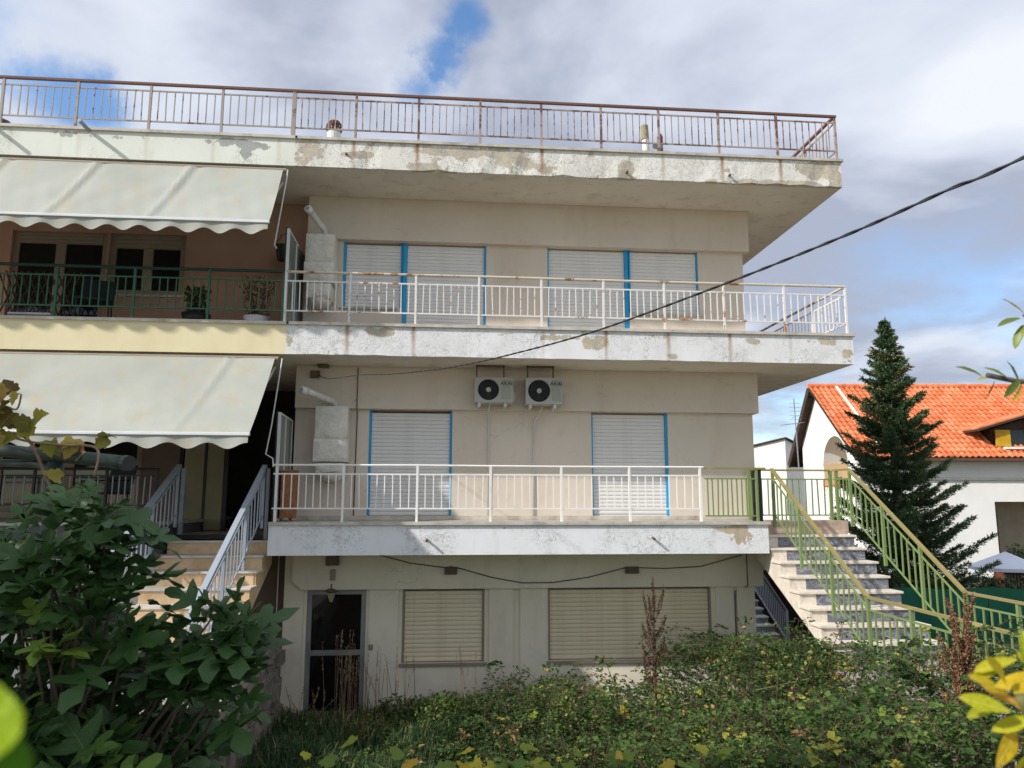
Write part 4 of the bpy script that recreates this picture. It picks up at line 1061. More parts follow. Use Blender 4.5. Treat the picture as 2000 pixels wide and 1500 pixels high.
# ------------------------------------------------------------------ things on the left balcony
def leaf_cloud(name, mat, parent, fn, n, size, seed, asp=.5, up=.3):
    """n small leaf faces placed by fn(rng) -> (x, y, z, tint); one mesh"""
    r = np.random.default_rng(seed)
    P = np.array([fn(r) for _ in range(n)]) if not isinstance(fn, np.ndarray) else fn
    n = len(P)
    d = r.normal(size=(n, 3)); d[:, 2] += up * r.normal(size=n); d /= np.linalg.norm(d, axis=1)[:, None]
    w = np.cross(d, r.normal(size=(n, 3)) + np.array([0, 0, .6])); w /= np.linalg.norm(w, axis=1)[:, None]
    nn = np.cross(d, w)
    s = size * (.6 + .8 * r.random(n))[:, None]
    p = P[:, :3]
    V = np.stack([p, p + d * s * .5 + w * s * asp * .5 - nn * s * .06, p + d * s, p + d * s * .5 - w * s * asp * .5 - nn * s * .06], 1).reshape(-1, 3)
    me = bpy.data.meshes.new(name)
    F = np.arange(n * 4).reshape(n, 4)
    me.from_pydata(V.tolist(), [], F.tolist()); me.materials.append(m[mat])
    at = me.attributes.new('tint', 'FLOAT', 'POINT'); at.data.foreach_set('value', np.repeat(P[:, 3], 4).astype(np.float32))
    o = bpy.data.objects.new(name, me); put(o, parent); return o
def potted(label, cx, cy, z0, pot_prof, potmat, mat, h, rad, n, seed, size=.05):
    t = thing('potted_plant', label, 'potted plant', (cx, cy, z0))
    MB().lathe((cx, cy, z0), pot_prof, 18).build('pot', m[potmat], t, True)
    top = pot_prof[-1][1] if len(pot_prof) < 4 else pot_prof[2][1]
    st = MB(); rr = random.Random(seed)
    for k in range(7):
        a = rr.uniform(0, 6.28); st.tube([(cx, cy, z0 + top * .6), (cx + math.cos(a) * rad * .4, cy + math.sin(a) * rad * .4, z0 + top + h * .5), (cx + math.cos(a) * rad * .8, cy + math.sin(a) * rad * .8, z0 + top + h * rr.uniform(.7, 1))], .006, 4)
    st.build('stem', m['stem_red'], t)
    def fn(r):
        a = r.uniform(0, 6.28); q = r.random() ** .5; zz = r.random()
        return (cx + math.cos(a) * rad * q * (.5 + .5 * zz), cy + math.sin(a) * rad * q * (.5 + .5 * zz), z0 + top + h * zz, r.random())
    leaf_cloud('leaves', mat, t, fn, n, size, seed)
potted('dark leafy plant in a black trough on the left balcony', -3.88, .45, 3.0, [(.0001, 0), (.18, 0), (.22, .18), (.20, .18), (.0001, .15)], 'pot_black', 'shrub_leaf', .42, .22, 420, 11, .07)
potted('reddish dry shrub in a white pot on the left balcony', -2.95, .4, 3.0, [(.0001, 0), (.16, 0), (.20, .14), (.18, .14), (.0001, .11)], 'pot_white', 'dry_shrub', .62, .30, 800, 12, .045)
hp = thing('hanging_pot', 'black hanging flower pot by the glass screen on the salmon wall', 'pot', (-2.7, 1.35, 4.4))
MB().lathe((-2.78, 1.3, 4.36), [(.0001, 0), (.10, 0), (.14, .26), (.12, .26), (.0001, .22)], 16).build('pot', m['pot_black'], hp)
MB().tube([(-2.92, 1.3, 4.62), (-2.86, 1.45, 4.86), (-2.78, 1.59, 4.95), (-2.70, 1.45, 4.86), (-2.64, 1.3, 4.62)], .006, 5).build('hanger', m['dark_metal'], hp)
def garden_chair(label, cx, cy, z0, rz):
    t = thing('garden_chair', label, 'chair', (cx, cy, z0))
    R_ = Matrix.Rotation(rz, 3, 'Z'); c0 = Vector((cx, cy, z0)); tr = lambda p: R_ @ p + c0
    for (sx, sy) in ((-1, -1), (1, -1), (-1, 1), (1, 1)):
        MB().tube([(sx * .24, sy * .22, 0), (sx * .22, sy * .2, .40)], .014, 6).xform(tr).build('leg', m['dark_metal'], t)
    MB().box(-.25, .25, -.24, .24, .40, .43).xform(tr).build('seat', m['chair_fabric'], t)
    MB().hexa([(-.25, .20, .43), (.25, .20, .43), (.25, .23, .43), (-.25, .23, .43), (-.24, .33, .86), (.24, .33, .86), (.24, .36, .86), (-.24, .36, .86)]).xform(tr).build('backrest', m['chair_fabric'], t)
    for s_ in (-1, 1):
        MB().tube([(s_ * .26, -.2, .42), (s_ * .27, -.22, .60), (s_ * .27, .2, .62), (s_ * .25, .27, .64)], .013, 6).xform(tr).build('armrest', m['dark_metal'], t)
garden_chair('grey fabric garden chair behind the green railing', -5.55, .75, 3.0, .3)
tr_ = thing('trellis', 'dark folded lattice trellis leaning behind the green railing', 'trellis', (-6.5, .6, 3.0))
tb = MB()
for i in range(9):
    x = -6.95 + i * .11
    MB().bar((x, .6, 3.0), (x + .35, .62, 3.85), .012, .022).build('lath', m['roof_wood'], tr_); MB().bar((x + .35, .585, 3.0), (x, .605, 3.85), .012, .022).build('lath', m['roof_wood'], tr_)
garden_chair('grey fabric garden chair in the shade of the lower awning', -5.2, .9, 0.0, -.4)
tb = thing('side_table', 'small white box table at the left balcony edge', 'table', (-6.3, .5, 3.0))
MB().box(-6.62, -6.0, .36, .56, 3.10, 3.13).build('top', m['pot_white'], tb)
for xx in (-6.6, -6.04): MB().box(xx, xx + .02, .40, .52, 2.995, 3.099).build('leg', m['dark_metal'], tb)

# ------------------------------------------------------------------ neighbouring house with the tiled roof
ER = Vector((math.cos(YAW), -math.sin(YAW), 0)); EF = Vector((math.sin(YAW), math.cos(YAW), 0))
HC = Vector((0, -11.5, 0))
def H(l, d, z): return HC + ER * l + EF * d + Vector((0, 0, z))
HOUSE = thing('neighbour_house', 'white house with orange tiled roof and arched gable opening', 'house', H(17, 32, -2.4))
L0, D0, DA, DB = 12.94, 28.45, 32.0, 33.9
def roof_z(d): return 1.93 + .8 * (d - 28) if d <= DA else 5.13 - 1.13 * (d - DA)
def arch_z(d):
    c, r_ = 30.55, 1.18
    return 1.72 + 1.2 * math.sqrt(max(0, 1 - ((d - c) / r_) ** 2)) if abs(d - c) < r_ else None
b = MB(); ds = sorted(set([D0 + (DB - D0) * i / 40 for i in range(41)] + [DA]))
for a, c in zip(ds[:-1], ds[1:]):
    za, zc = arch_z(a), arch_z(c)
    ta, tc_ = roof_z(a) - .06, roof_z(c) - .06
    if za is None or zc is None:
        b.quad(H(L0, c, -3), H(L0, a, -3), H(L0, a, ta), H(L0, c, tc_))
    else:
        b.quad(H(L0, c, zc), H(L0, a, za), H(L0, a, ta), H(L0, c, tc_))
        b.quad(H(L0, c, -3), H(L0, a, -3), H(L0, a, .55), H(L0, c, .55))
        b.quad(H(L0, a, za), H(L0, c, zc), H(L0 + 1.4, c, zc), H(L0 + 1.4, a, za))
for dd in (29.4,):
    z_ = 1.72
    b.quad(H(L0, dd, .55), H(L0 + 1.4, dd, .55), H(L0 + 1.4, dd, 1.75), H(L0, dd, 1.75))
b.quad(H(L0, 29.4, .55), H(L0, 31.75, .55), H(L0 + 1.4, 31.75, .55), H(L0 + 1.4, 29.4, .55))
PO = (17.85, 22.4, -2.3, .32)       # porch opening
for (x0, x1, z0, z1) in ((L0, PO[0], -3, 1.95), (PO[0], PO[1], PO[3], 1.95), (PO[1], 27, -3, 1.95), (PO[0], PO[1], -3, PO[2])):
    b.quad(H(x0, D0, z0), H(x1, D0, z0), H(x1, D0, z1), H(x0, D0, z1))
for x0, x1 in ((PO[0], PO[0]), (PO[1], PO[1])):
    b.quad(H(x0, D0, PO[2]), H(x0, D0 + 1.6, PO[2]), H(x0, D0 + 1.6, PO[3]), H(x0, D0, PO[3]))
b.quad(H(PO[0], D0, PO[3]), H(PO[1], D0, PO[3]), H(PO[1], D0 + 1.6, PO[3]), H(PO[0], D0 + 1.6, PO[3]))
b.build('wall', m['wall_white'], HOUSE)
MB().quad(H(L0 + 1.39, 29.3, .5), H(L0 + 1.39, 31.9, .5), H(L0 + 1.39, 31.9, 3.0), H(L0 + 1.39, 29.3, 3.0)).build('loggia_wall', m['loggia'], HOUSE)
MB().quad(H(L0 + .01, 31.72, .5), H(L0 + 1.39, 31.72, .5), H(L0 + 1.39, 31.72, 3.0), H(L0 + .01, 31.72, 3.0)).build('loggia_wall', m['loggia'], HOUSE)
MB().quad(H(PO[0], D0 + 1.6, PO[2]), H(PO[1], D0 + 1.6, PO[2]), H(PO[1], D0 + 1.6, PO[3]), H(PO[0], D0 + 1.6, PO[3])).build('porch_wall', m['frame_taupe'], HOUSE)
def hbox(l0, l1, d0, d1, z0, z1):
    return MB().hexa([H(l0, d0, z0), H(l1, d0, z0), H(l1, d1, z0), H(l0, d1, z0), H(l0, d0, z1), H(l1, d0, z1), H(l1, d1, z1), H(l0, d1, z1)])
hbox(L0 - .02, 27, 28.36, 28.448, 1.12, 1.20).build('cornice', m['frame_alu'], HOUSE)
hbox(17.95, 18.12, 28.8, 28.95, -2.3, .1).build('porch_shutter', m['roof_wood'], HOUSE)
hbox(L0 - .03, L0 + .1, 29.35, 31.8, .95, 1.03).build('parapet_cap', m['terracotta'], HOUSE)
bal_m = MB().tube([(0, 0, 0), (0, 0, .1), (0, 0, .2), (0, 0, .4)], [.04, .07, .05, .05], 8).mesh('baluster', m['wall_white'])
for i in range(10): inst('baluster', bal_m, HOUSE, H(L0 + .06, 29.5 + i * .24, .55))
# roof planes: board under the tiles, then tiles
LR0, LR1 = 12.62, 27.2
rb = MB()
def plate(dA, zA, dB, zB, th, l0=LR0, l1=LR1):
    return MB().hexa([H(l0, dA, zA - th), H(l1, dA, zA - th), H(l1, dB, zB - th), H(l0, dB, zB - th), H(l0, dA, zA), H(l1, dA, zA), H(l1, dB, zB), H(l0, dB, zB)])
rf = plate(28.0, 1.93, DA - .02, 5.114, .12).build('roof', m['roof_wood'], HOUSE)
plate(DA + .02, 5.115, 34.75, 2.0, .14).build('rear_roof', m['roof_wood'], HOUSE)
plate(DA + .03, 5.19, 34.8, 2.03, .05).build('rear_tiles', m['terracotta'], rf)
SL = math.atan(.8); UPS = (EF * math.cos(SL) + Vector((0, 0, 1)) * math.sin(SL)).normalized(); NRM = ER.cross(UPS).normalized()
def tile_mesh():
    b = MB(); n = 8; w, ln = .235, .36
    for i in range(n + 1):
        u = i / n; x = w * (u - .5); h = .030 * math.sin(u * 2 * math.pi) + .012
        b.v += [(x, 0, h + .028), (x, ln, h), (x, 0, h + .010)]
    for i in range(n):
        a = i * 3; b.f += [(a, a + 3, a + 4, a + 1), (a + 2, a + 5, a + 3, a)]
    return b
TM = tile_mesh(); TME = TM.mesh('tile', m['terracotta'], True)
QT = Matrix((ER, UPS, NRM)).transposed().to_quaternion(); MT = Matrix((ER, UPS, NRM)).transposed()
rows = int(math.hypot(4.0, 3.2) / .295); cols = int((LR1 - LR0) / .222)
stuff = MB(); cnt = 0
for r_ in range(rows + 1):
    for c_ in range(cols):
        base = H(LR0 + .11 + c_ * .222, 28.0, 1.945) + UPS * (r_ * .295 - .03) + NRM * RNG.uniform(0, .006)
        if r_ < 9 and 8 <= c_ < 41 and cnt < 296:
            inst('tile', TME, rf, base, QT); cnt += 1
        else:
            n0 = len(stuff.v); stuff.v += [tuple(MT @ Vector(p) + base) for p in TM.v]; stuff.f += [tuple(n0 + i for i in f) for f in TM.f]
tag(stuff.build('tile_field', m['terracotta'], rf, True), kind='stuff')
rg = MB().tube([H(LR0, DA, 5.18), H(LR1, DA, 5.18)], .10, 10).build('ridge_cap', m['terracotta'], rf)
MB().bar(H(LR0 + 1.15, 28.1, 2.02) + NRM * .06, H(LR0 + 1.15, DA, 5.14) + NRM * .06, .09, .05, NRM).build('mortar_strip', m['wall_white'], rf)
for k in range(6):
    dd = 32.25 + k * .42; MB().bar(H(LR0 - .04, dd, roof_z(dd) - .14), H(L0, dd, roof_z(dd) - .14), .1, .1).build('rafter', m['roof_wood'], HOUSE)
MB().bar(H(LR0 - .02, DA, 5.02), H(LR0 - .02, 34.75, 1.92), .05, .26, (0, 0, 1)).build('bargeboard', m['roof_wood'], HOUSE)
hbox(LR0, LR1, 27.92, 28.02, 1.80, 1.90).build('gutter', m['brown_rust'], HOUSE)
# dormer
dz = MB(); lc = 19.35
dz.hexa([H(lc - 1.3, 28.6, 2.1), H(lc + 1.3, 28.6, 2.1), H(lc + 1.3, 30.6, 2.1), H(lc - 1.3, 30.6, 2.1), H(lc - 1.3, 28.6, 3.02), H(lc + 1.3, 28.6, 3.02), H(lc + 1.3, 30.6, 3.02), H(lc - 1.3, 30.6, 3.02)])
dz.tri(H(lc - 1.3, 28.6, 3.02), H(lc + 1.3, 28.6, 3.02), H(lc, 28.6, 3.42))
DO = dz.build('dormer', m['roof_wood'], HOUSE)
for s_ in (-1, 1):
    p = [H(lc, 28.15, 3.58), H(lc + s_ * 2.0, 28.15, 3.0), H(lc + s_ * 2.0, 30.3, 3.0), H(lc, 30.6, 3.58)]
    MB().hexa([q - Vector((0, 0, .08)) for q in p] + p).build('dormer_roof', m['roof_wood'], DO)
    q = [a + Vector((0, 0, .004)) for a in p]
    MB().hexa(q + [a + Vector((0, 0, .06)) for a in q]).build('dormer_tiles', m['terracotta'], DO)
hbox(lc - .68, lc + .68, 28.55, 28.598, 2.38, 2.98).build('dormer_window', m['glass_dark'], DO)
hbox(lc - .05, lc + .30, 28.50, 28.548, 2.40, 2.96).build('shutter', m['yellow_paint'], DO)
hbox(lc - 1.25, lc - .70, 28.40, 28.45, 2.36, 2.98).build('shutter', m['yellow_paint'], DO)
hbox(lc + .75, lc + 1.25, 28.40, 28.45, 2.36, 2.98).build('shutter', m['yellow_paint'], DO)
hbox(lc - 1.0, lc + 1.0, 28.2, 28.6, 2.25, 2.33).build('sill', m['wall_white'], DO)

FB = thing('far_house', 'cream far house with low dark roof beside the arched gable', 'house', H(18.6, 56, -2.4))
fb = MB()
l0, l1, lm = 17.3, 21.6, 19.4
fb.v = [tuple(H(*q)) for q in ((l0, 55, -3), (lm, 54, -3), (l1, 56, -3), (l1, 62, -3), (l0, 62, -3), (l0, 55, 4.2), (lm, 54, 4.72), (l1, 56, 4.1), (l1, 62, 4.1), (l0, 62, 4.2))]
fb.f = [(0, 1, 6, 5), (1, 2, 7, 6), (2, 3, 8, 7), (3, 4, 9, 8), (4, 0, 5, 9)]
fb.build('wall', m['wall_white'], FB)
fr = MB(); fr.v = [tuple(H(*q)) for q in ((l0 - .15, 54.9, 4.22), (lm, 53.8, 4.76), (l1 + .2, 55.9, 4.1), (l1 + .2, 62, 4.14), (l0 - .15, 62, 4.24))]
fr.v += [(a, b_, c + .1) for a, b_, c in fr.v]
fr.f = [(0, 1, 6, 5), (1, 2, 7, 6), (2, 3, 8, 7), (3, 4, 9, 8), (4, 0, 5, 9), (5, 6, 7, 8, 9), (4, 3, 2, 1, 0)]
fr.build('roof', m['roof_wood'], FB)
AN = thing('antenna', 'thin television antenna mast beside the arched gable', 'antenna', H(9.85, 26, -2.5))
MB().tube([H(9.85, 26, -2.9), H(9.72, 26, 3.82)], .022, 6).build('mast', m['grey_metal'], AN)
MB().tube([H(9.3, 26.2, 2.92), H(10.0, 25.9, 2.99)], .010, 5).build('boom', m['grey_metal'], AN)
MB().tube([H(9.74, 26.3, 3.2), H(9.74, 25.7, 3.2)], .010, 5).build('boom', m['grey_metal'], AN)
for k in range(7):
    MB().tube([H(9.35 + k * .1, 25.75, 2.925 + k * .01), H(9.35 + k * .1, 26.35, 2.925 + k * .01)], .006, 4).build('element', m['grey_metal'], AN)
for k in range(5):
    MB().tube([H(9.55, 26.0, 3.1 + k * .14), H(9.95, 26.0, 3.1 + k * .14)], .006, 4).build('element', m['grey_metal'], AN)
NF = thing('net_fence', 'fence of dark green shade netting beyond the marble stair', 'fence', (10.5, 3.6, -2.6))
nb = MB(); nn = 40
for i in range(nn + 1):
    x = 7.4 + 7.2 * i / nn; y = 3.75 - .1 * (x - 7.4) + .03 * math.sin(i * 1.3)
    nb.v += [(x, y, -2.75), (x, y + .02 * math.sin(i), -2.0), (x, y, -1.42 + .02 * math.sin(i * .7))]
for i in range(nn):
    for k in range(2): nb.f.append((i * 3 + k, (i + 1) * 3 + k, (i + 1) * 3 + k + 1, i * 3 + k + 1))
nb.build('netting', m['green_net'], NF, True)
for i in range(5):
    x = 7.4 + 1.8 * i; y = 3.80 - .1 * (x - 7.4); MB().tube([(x, y, -2.85), (x, y, -1.38)], .025, 8).build('post', m['rail_dark_green'], NF)
PS = thing('parasol', 'low white garden parasol in front of the white house', 'parasol', (15.9, 9.2, -2.4))
MB().lathe((15.9, 9.2, -1.5), [(.0001, .42), (.95, 0), (.96, -.09)], 8).build('canopy', m['parasol_cloth'], PS)
MB().tube([(15.9, 9.2, -2.5), (15.9, 9.2, -1.1)], .03, 8).build('pole', m['grey_metal'], PS)
WF = thing('wicker_fence', 'brown wicker fence panel below the white parasol', 'fence', (16.2, 8.6, -2.4))
for i in range(26):
    x = 15.3 + i * .09; MB().tube([(x, 8.6, -2.5), (x, 8.6, -1.62)], .022, 5).build('stake', m['vine_stem'], WF)
for z in (-2.2, -1.9, -1.66): MB().box(15.28, 17.6, 8.56, 8.64, z, z + .04).build('rail', m['roof_wood'], WF)
MB().box(15.12, 15.3, 8.55, 8.7, -2.5, -1.6).build('post', m['terracotta'], WF)
for (i, (x, y)) in enumerate(((6.95, -2.9), (6.95, -3.45), (7.0, -3.8))):
    t = thing('flower_pot', ('tall white pot beside the walkway railing, first from the stair foot', 'tall white pot beside the walkway railing, between two others', 'tall white pot beside the walkway railing, farthest from the stair')[i], 'pot', (x, y, -2.3), 'white pots by the walkway')
    MB().lathe((x, y, ground_z(x, y) - .02), [(.0001, 0), (.06, 0), (.085, .95), (.07, .95), (.0001, .9)], 12).build('pot', m['pot_white'], t, True)

# ------------------------------------------------------------------ vegetation
def faces_dir(name, mat, parent, P, Dv, size, asp, tint, seed, fold=.06):
    """leaf faces at P along directions Dv (numpy)"""
    r = np.random.default_rng(seed); n = len(P)
    d = Dv / np.linalg.norm(Dv, axis=1)[:, None]
    w = np.cross(d, r.normal(size=(n, 3)) * .7 + np.array([0, 0, 1.0])); w /= np.linalg.norm(w, axis=1)[:, None]
    nn = np.cross(d, w); s = np.asarray(size).reshape(-1, 1) * np.ones((n, 1))
    V = np.stack([P, P + d * s * .5 + w * s * asp * .5 - nn * s * fold, P + d * s, P + d * s * .5 - w * s * asp * .5 - nn * s * fold], 1).reshape(-1, 3)
    me = bpy.data.meshes.new(name); me.from_pydata(V.tolist(), [], np.arange(n * 4).reshape(n, 4).tolist()); me.materials.append(m[mat])
    at = me.attributes.new('tint', 'FLOAT', 'POINT'); at.data.foreach_set('value', np.repeat(np.asarray(tint), 4).astype(np.float32))
    o = bpy.data.objects.new(name, me); put(o, parent); return o

def fir():
    r = np.random.default_rng(5); cx, cy, zt, zb = 11.75, 7.5, 5.1, -2.0
    t = thing('fir_tree', 'dark green conical fir tree beside the stair', 'tree', (cx, cy, -2.5))
    MB().tube([(cx, cy, -2.7), (cx, cy, 1), (cx + .03, cy, zt + .14)], [.17, .10, .008], 10).build('trunk', m['bark'], t, True)
    P, D, S, T = [], [], [], []; lim = MB(); z = zb; k = 0
    while z < zt - .02:
        nb = 7 if z < 3.5 else 6
        tier = r.uniform(.86, 1.06)
        for j in range(nb):
            az = k * 2.39996 + j * 2 * math.pi / nb + r.normal() * .2; k += 1
            Rm = (.05 + (zt - z) * .335) * tier * r.uniform(.62, 1.12)
            z = z + r.normal() * .02
            if z < 0: Rm *= 1 - .10 * (0 - z)
            el = .30 + .28 * (z - zb) / (zt - zb)
            ca, sa = math.cos(az), math.sin(az)
            pts = []
            for q in range(9):
                u = q / 8; rad = Rm * u
                zz = z + rad * el * .45 - .16 * Rm * math.sin(math.pi * min(1, u * 1.05)) * (1.3 - u) + .10 * Rm * u ** 3
                pts.append((cx + ca * rad, cy + sa * rad, zz))
            if Rm > .5: lim.tube([pts[0], pts[3], pts[6]], [.018, .012, .006], 4, False)
            n = int(26 + 190 * Rm)
            u = r.random(n) ** .75
            ax = np.array(pts); idx = np.clip((u * 8).astype(int), 0, 7); fr_ = u * 8 - idx
            p = ax[idx] * (1 - fr_)[:, None] + ax[idx + 1] * fr_[:, None]
            side = r.choice([-1, 1], n); tl = (min(.13, Rm * .4) + .30 * Rm * (1 - u) * .6)
            dv = np.stack([ca - side * sa * .95 + r.normal(size=n) * .15, sa + side * ca * .95 + r.normal(size=n) * .15, .10 + r.normal(size=n) * .22], 1)
            dv /= np.linalg.norm(dv, axis=1)[:, None]
            tint0 = r.random() * .35
            for s_ in range(3):
                f_ = r.random(n) * .9
                q = p + dv * (tl * f_)[:, None]
                dd = dv + r.normal(size=(n, 3)) * .45; dd[:, 2] += .15
                P.append(q); D.append(dd); S.append(np.full(n, .085) * r.uniform(.6, 1.3, n)); 
                brown = .5 if 3.2 < z < 4.6 and r.random() < .18 else 0
                T.append(np.clip(tint0 + r.random(n) * .45 + .22 * u + brown, 0, 1))
        z += .185 if z < 3.5 else .13
    for j in range(90):
        a = r.uniform(0, 6.28); zz = r.uniform(4.75, 5.2); P.append(np.array([[cx + .03, cy, zz]])); D.append(np.array([[math.cos(a), math.sin(a), .9]])); S.append(np.array([.02 + .13 * (5.28 - zz) / .53])); T.append(np.array([.5]))
    lim.build('limbs', m['bark'], t)
    o = faces_dir('crown', 'fir_needle', t, np.concatenate(P), np.concatenate(D), np.concatenate(S), .30, np.concatenate(T), 6, .02)
    tag(o, kind='stuff')
fir()

def shrub(label, cx, cy, z0, rx_, rz_, n, seed, mat='shrub_leaf', size=.10, group=None):
    t = thing('shrub', label, 'shrub', (cx, cy, z0), group); rr = random.Random(seed)
    st = MB()
    for k in range(6):
        a = rr.uniform(0, 6.28); st.tube([(cx, cy, z0 - .05), (cx + math.cos(a) * rx_ * .3, cy + math.sin(a) * rx_ * .3, z0 + rz_), (cx + math.cos(a) * rx_ * .6, cy + math.sin(a) * rx_ * .6, z0 + rz_ * 1.7)], [.02, .014, .005], 5)
    st.build('stems', m['bark'], t)
    lob = [(rr.gauss(0, .45), rr.gauss(0, .45), rr.uniform(.3, 1.0), rr.uniform(.3, .55), rr.uniform(-.2, .2)) for _ in range(14)]
    def fn(r):
        L_ = lob[r.integers(len(lob))]; v_ = r.normal(size=3); v_ /= np.linalg.norm(v_); q = r.random() ** .4 * L_[3]
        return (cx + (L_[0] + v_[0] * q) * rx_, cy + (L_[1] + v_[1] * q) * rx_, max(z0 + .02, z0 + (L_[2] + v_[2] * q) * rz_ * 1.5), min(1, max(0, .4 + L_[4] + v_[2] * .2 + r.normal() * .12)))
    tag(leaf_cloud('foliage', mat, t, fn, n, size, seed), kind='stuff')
shrub('dark shrub under the fir beside the green netting', 12.8, 5.2, -2.5, .9, .55, 2200, 31)
shrub('bright green shrub in front of the porch of the white house', 17.0, 10.2, -2.4, .8, .75, 1800, 32, size=.12)
shrub('dark shrub at the foot of the antenna mast', 10.2, 10.6, -2.5, 1.2, .9, 2600, 33)
shrub('dark green shrub low beside the walkway railing', 8.2, .4, -2.6, .8, .45, 2000, 34, size=.07)

LEAF_FIG = [(.03, 0), (.18, -.10), (.34, -.02), (.38, .10), (.24, .17), (.10, .22), (.30, .32), (.50, .48), (.53, .60), (.40, .61), (.20, .50), (.07, .42), (.14, .58), (.19, .76), (.12, .93), (0, 1.0)]
LEAF_VINE = [(.04, .02), (.24, -.12), (.44, .0), (.42, .14), (.52, .30), (.46, .42), (.33, .46), (.38, .62), (.24, .70), (.13, .86), (0, 1.0)]
LEAF_LONG = [(.02, 0), (.07, .10), (.13, .28), (.165, .5), (.15, .7), (.09, .88), (0, 1.0)]
def leaf_mesh(name, half, mat, fold, curl, seed, wave=.02):
    r = random.Random(seed)
    out = [(x, y) for x, y in half] + [(-x, y) for x, y in reversed(half[:-1])]
    b = MB()
    def zf(x, y): return -curl * y * y + fold * abs(x) + wave * math.sin(9 * x + 13 * y + seed)
    mid = [(0, y) for y in (0.0, .25, .5, .75)]
    for (x, y) in mid: b.v.append((x, y, zf(x, y)))
    for (x, y) in out: b.v.append((x + r.gauss(0, .01), y + r.gauss(0, .01), zf(x, y)))
    n = len(out); tip = len(half) - 1
    def near(i):
        y = out[i][1]; return min(range(4), key=lambda k: abs(mid[k][1] - y * .72))
    for i in range(n - 1):
        a, c = near(i), near(i + 1)
        if a == c: b.f.append((a, 4 + i, 4 + i + 1))
        else: b.f.append((a, 4 + i, 4 + i + 1, c))
    return b.mesh(name, m[mat], True)
def orient(direction, normal):
    y = Vector(direction).normalized(); z = Vector(normal); z = (z - y * z.dot(y))
    if z.length < 1e-4: z = y.orthogonal()
    z.normalize(); x = y.cross(z)
    return Matrix((x, y, z)).transposed().to_quaternion()
def inpoly(p, poly):
    c = False; j = len(poly) - 1
    for i in range(len(poly)):
        if (poly[i][1] > p[1]) != (poly[j][1] > p[1]) and p[0] < (poly[j][0] - poly[i][0]) * (p[1] - poly[i][1]) / (poly[j][1] - poly[i][1]) + poly[i][0]: c = not c
        j = i
    return c
def fig_tree():
    r = random.Random(21)
    t = thing('fig_tree', 'dark leafy fig tree in front of the entrance stair', 'tree', (-1.75, -7.4, -1.8))
    base = Vector((-1.75, -7.4, ground_z(-1.75, -7.4) - .05))
    MB().tube([base, base + Vector((.03, .02, .35)), base + Vector((-.02, .05, .6))], [.075, .06, .05], 9).build('trunk', m['bark'], t, True)
    poly = [(-2.5, -.05), (-2.15, -.02), (-1.92, .22), (-1.74, .24), (-1.72, .0), (-1.80, -.30), (-1.48, -.48), (-1.14, -.40), (-1.06, -.48), (-1.14, -.58), (-1.22, -.75), (-1.40, -1.25), (-2.5, -1.4)]
    tips = []
    while len(tips) < 70:
        p = (r.uniform(-2.5, -1.0), r.uniform(-1.35, .34))
        if inpoly(p, poly) and all((p[0] - q[0]) ** 2 + (p[1] - q[2]) ** 2 + (q[1] + 7.3) ** 2 * .1 > .009 for q in tips):
            tips.append((p[0], -7.35 + r.uniform(-.35, .65), p[1]))
    tips += [(-1.78, -7.45, .27), (-1.66, -7.5, .20), (-1.88, -7.4, .17), (-1.60, -7.45, .07), (-1.98, -7.5, .10), (-1.74, -7.55, .08), (-2.1, -7.45, .0), (-1.52, -7.5, -.06), (-1.85, -7.6, -.02), (-1.68, -7.6, -.12), (-2.2, -7.5, -.12), (-1.95, -7.6, -.18),
             (-1.02, -7.45, -.30), (-1.12, -7.5, -.26), (-1.10, -7.5, -.42), (-1.22, -7.45, -.36), (-1.32, -7.5, -.44), (-1.0, -7.5, -.44), (-1.18, -7.6, -.52), (-1.42, -7.5, -.40), (-1.55, -7.6, -.38), (-1.05, -7.5, -.58)]
    for k in range(34):
        x = r.uniform(-2.3, -1.30); tips.append((x, -7.6 + r.uniform(-.35, .1), r.uniform(-1.25, -.62) - .25 * max(0, x + 1.7)))
    tips.sort(key=lambda q: q[1])
    lm_ = [leaf_mesh('leaf', LEAF_FIG, 'fig_leaf', f_, c_, s_, .05) for f_, c_, s_ in ((.16, .28, 1), (.34, .16, 2), (.10, .42, 3), (.26, .32, 4))]
    n = 0; rest = MB(); done = set()
    for (x, y, z) in tips:
        tip = Vector((x, y, z)); st = base + Vector((0, 0, .45 + r.uniform(0, .15)))
        midp = st.lerp(tip, .55) + Vector((r.gauss(0, .06), r.gauss(0, .06), -.10))
        MB().tube(smooth_path([st, midp, tip], 4), [.014 - .009 * i / 8 for i in range(9)], 5).build('branch', m['bark'], t, True)
        out = (tip - st); out.z *= .4; out.normalize()
        for j in range(8):
            a = 2 * math.pi * j / 8 * 3 + r.uniform(-.4, .4); el = r.uniform(-.5, .8) if j < 6 else r.uniform(.6, 1.3)
            d = Vector((math.cos(a), math.sin(a), 0)) * math.cos(el) + Vector((0, 0, math.sin(el))) + out * .25
            d.normalize()
            s_ = r.uniform(.13, .27) * (.7 if j >= 6 else 1); pet = r.uniform(.04, .10)
            p0 = tip + d * pet + Vector((0, 0, r.uniform(-.16, .04)))
            nrm = Vector((r.gauss(0, .4), r.gauss(-.45, .4), 1))
            if n < 296: inst('leaf', lm_[n % 4], t, p0, orient(d, nrm), s_)
            else:
                mm = orient(d, nrm).to_matrix(); me_ = lm_[n % 4]; n0 = len(rest.v)
                rest.v += [tuple(mm @ (v_.co * s_) + p0) for v_ in me_.vertices]; rest.f += [tuple(n0 + i for i in f_.vertices) for f_ in me_.polygons]
            n += 1
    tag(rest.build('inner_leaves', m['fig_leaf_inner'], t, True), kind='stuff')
fig_tree()

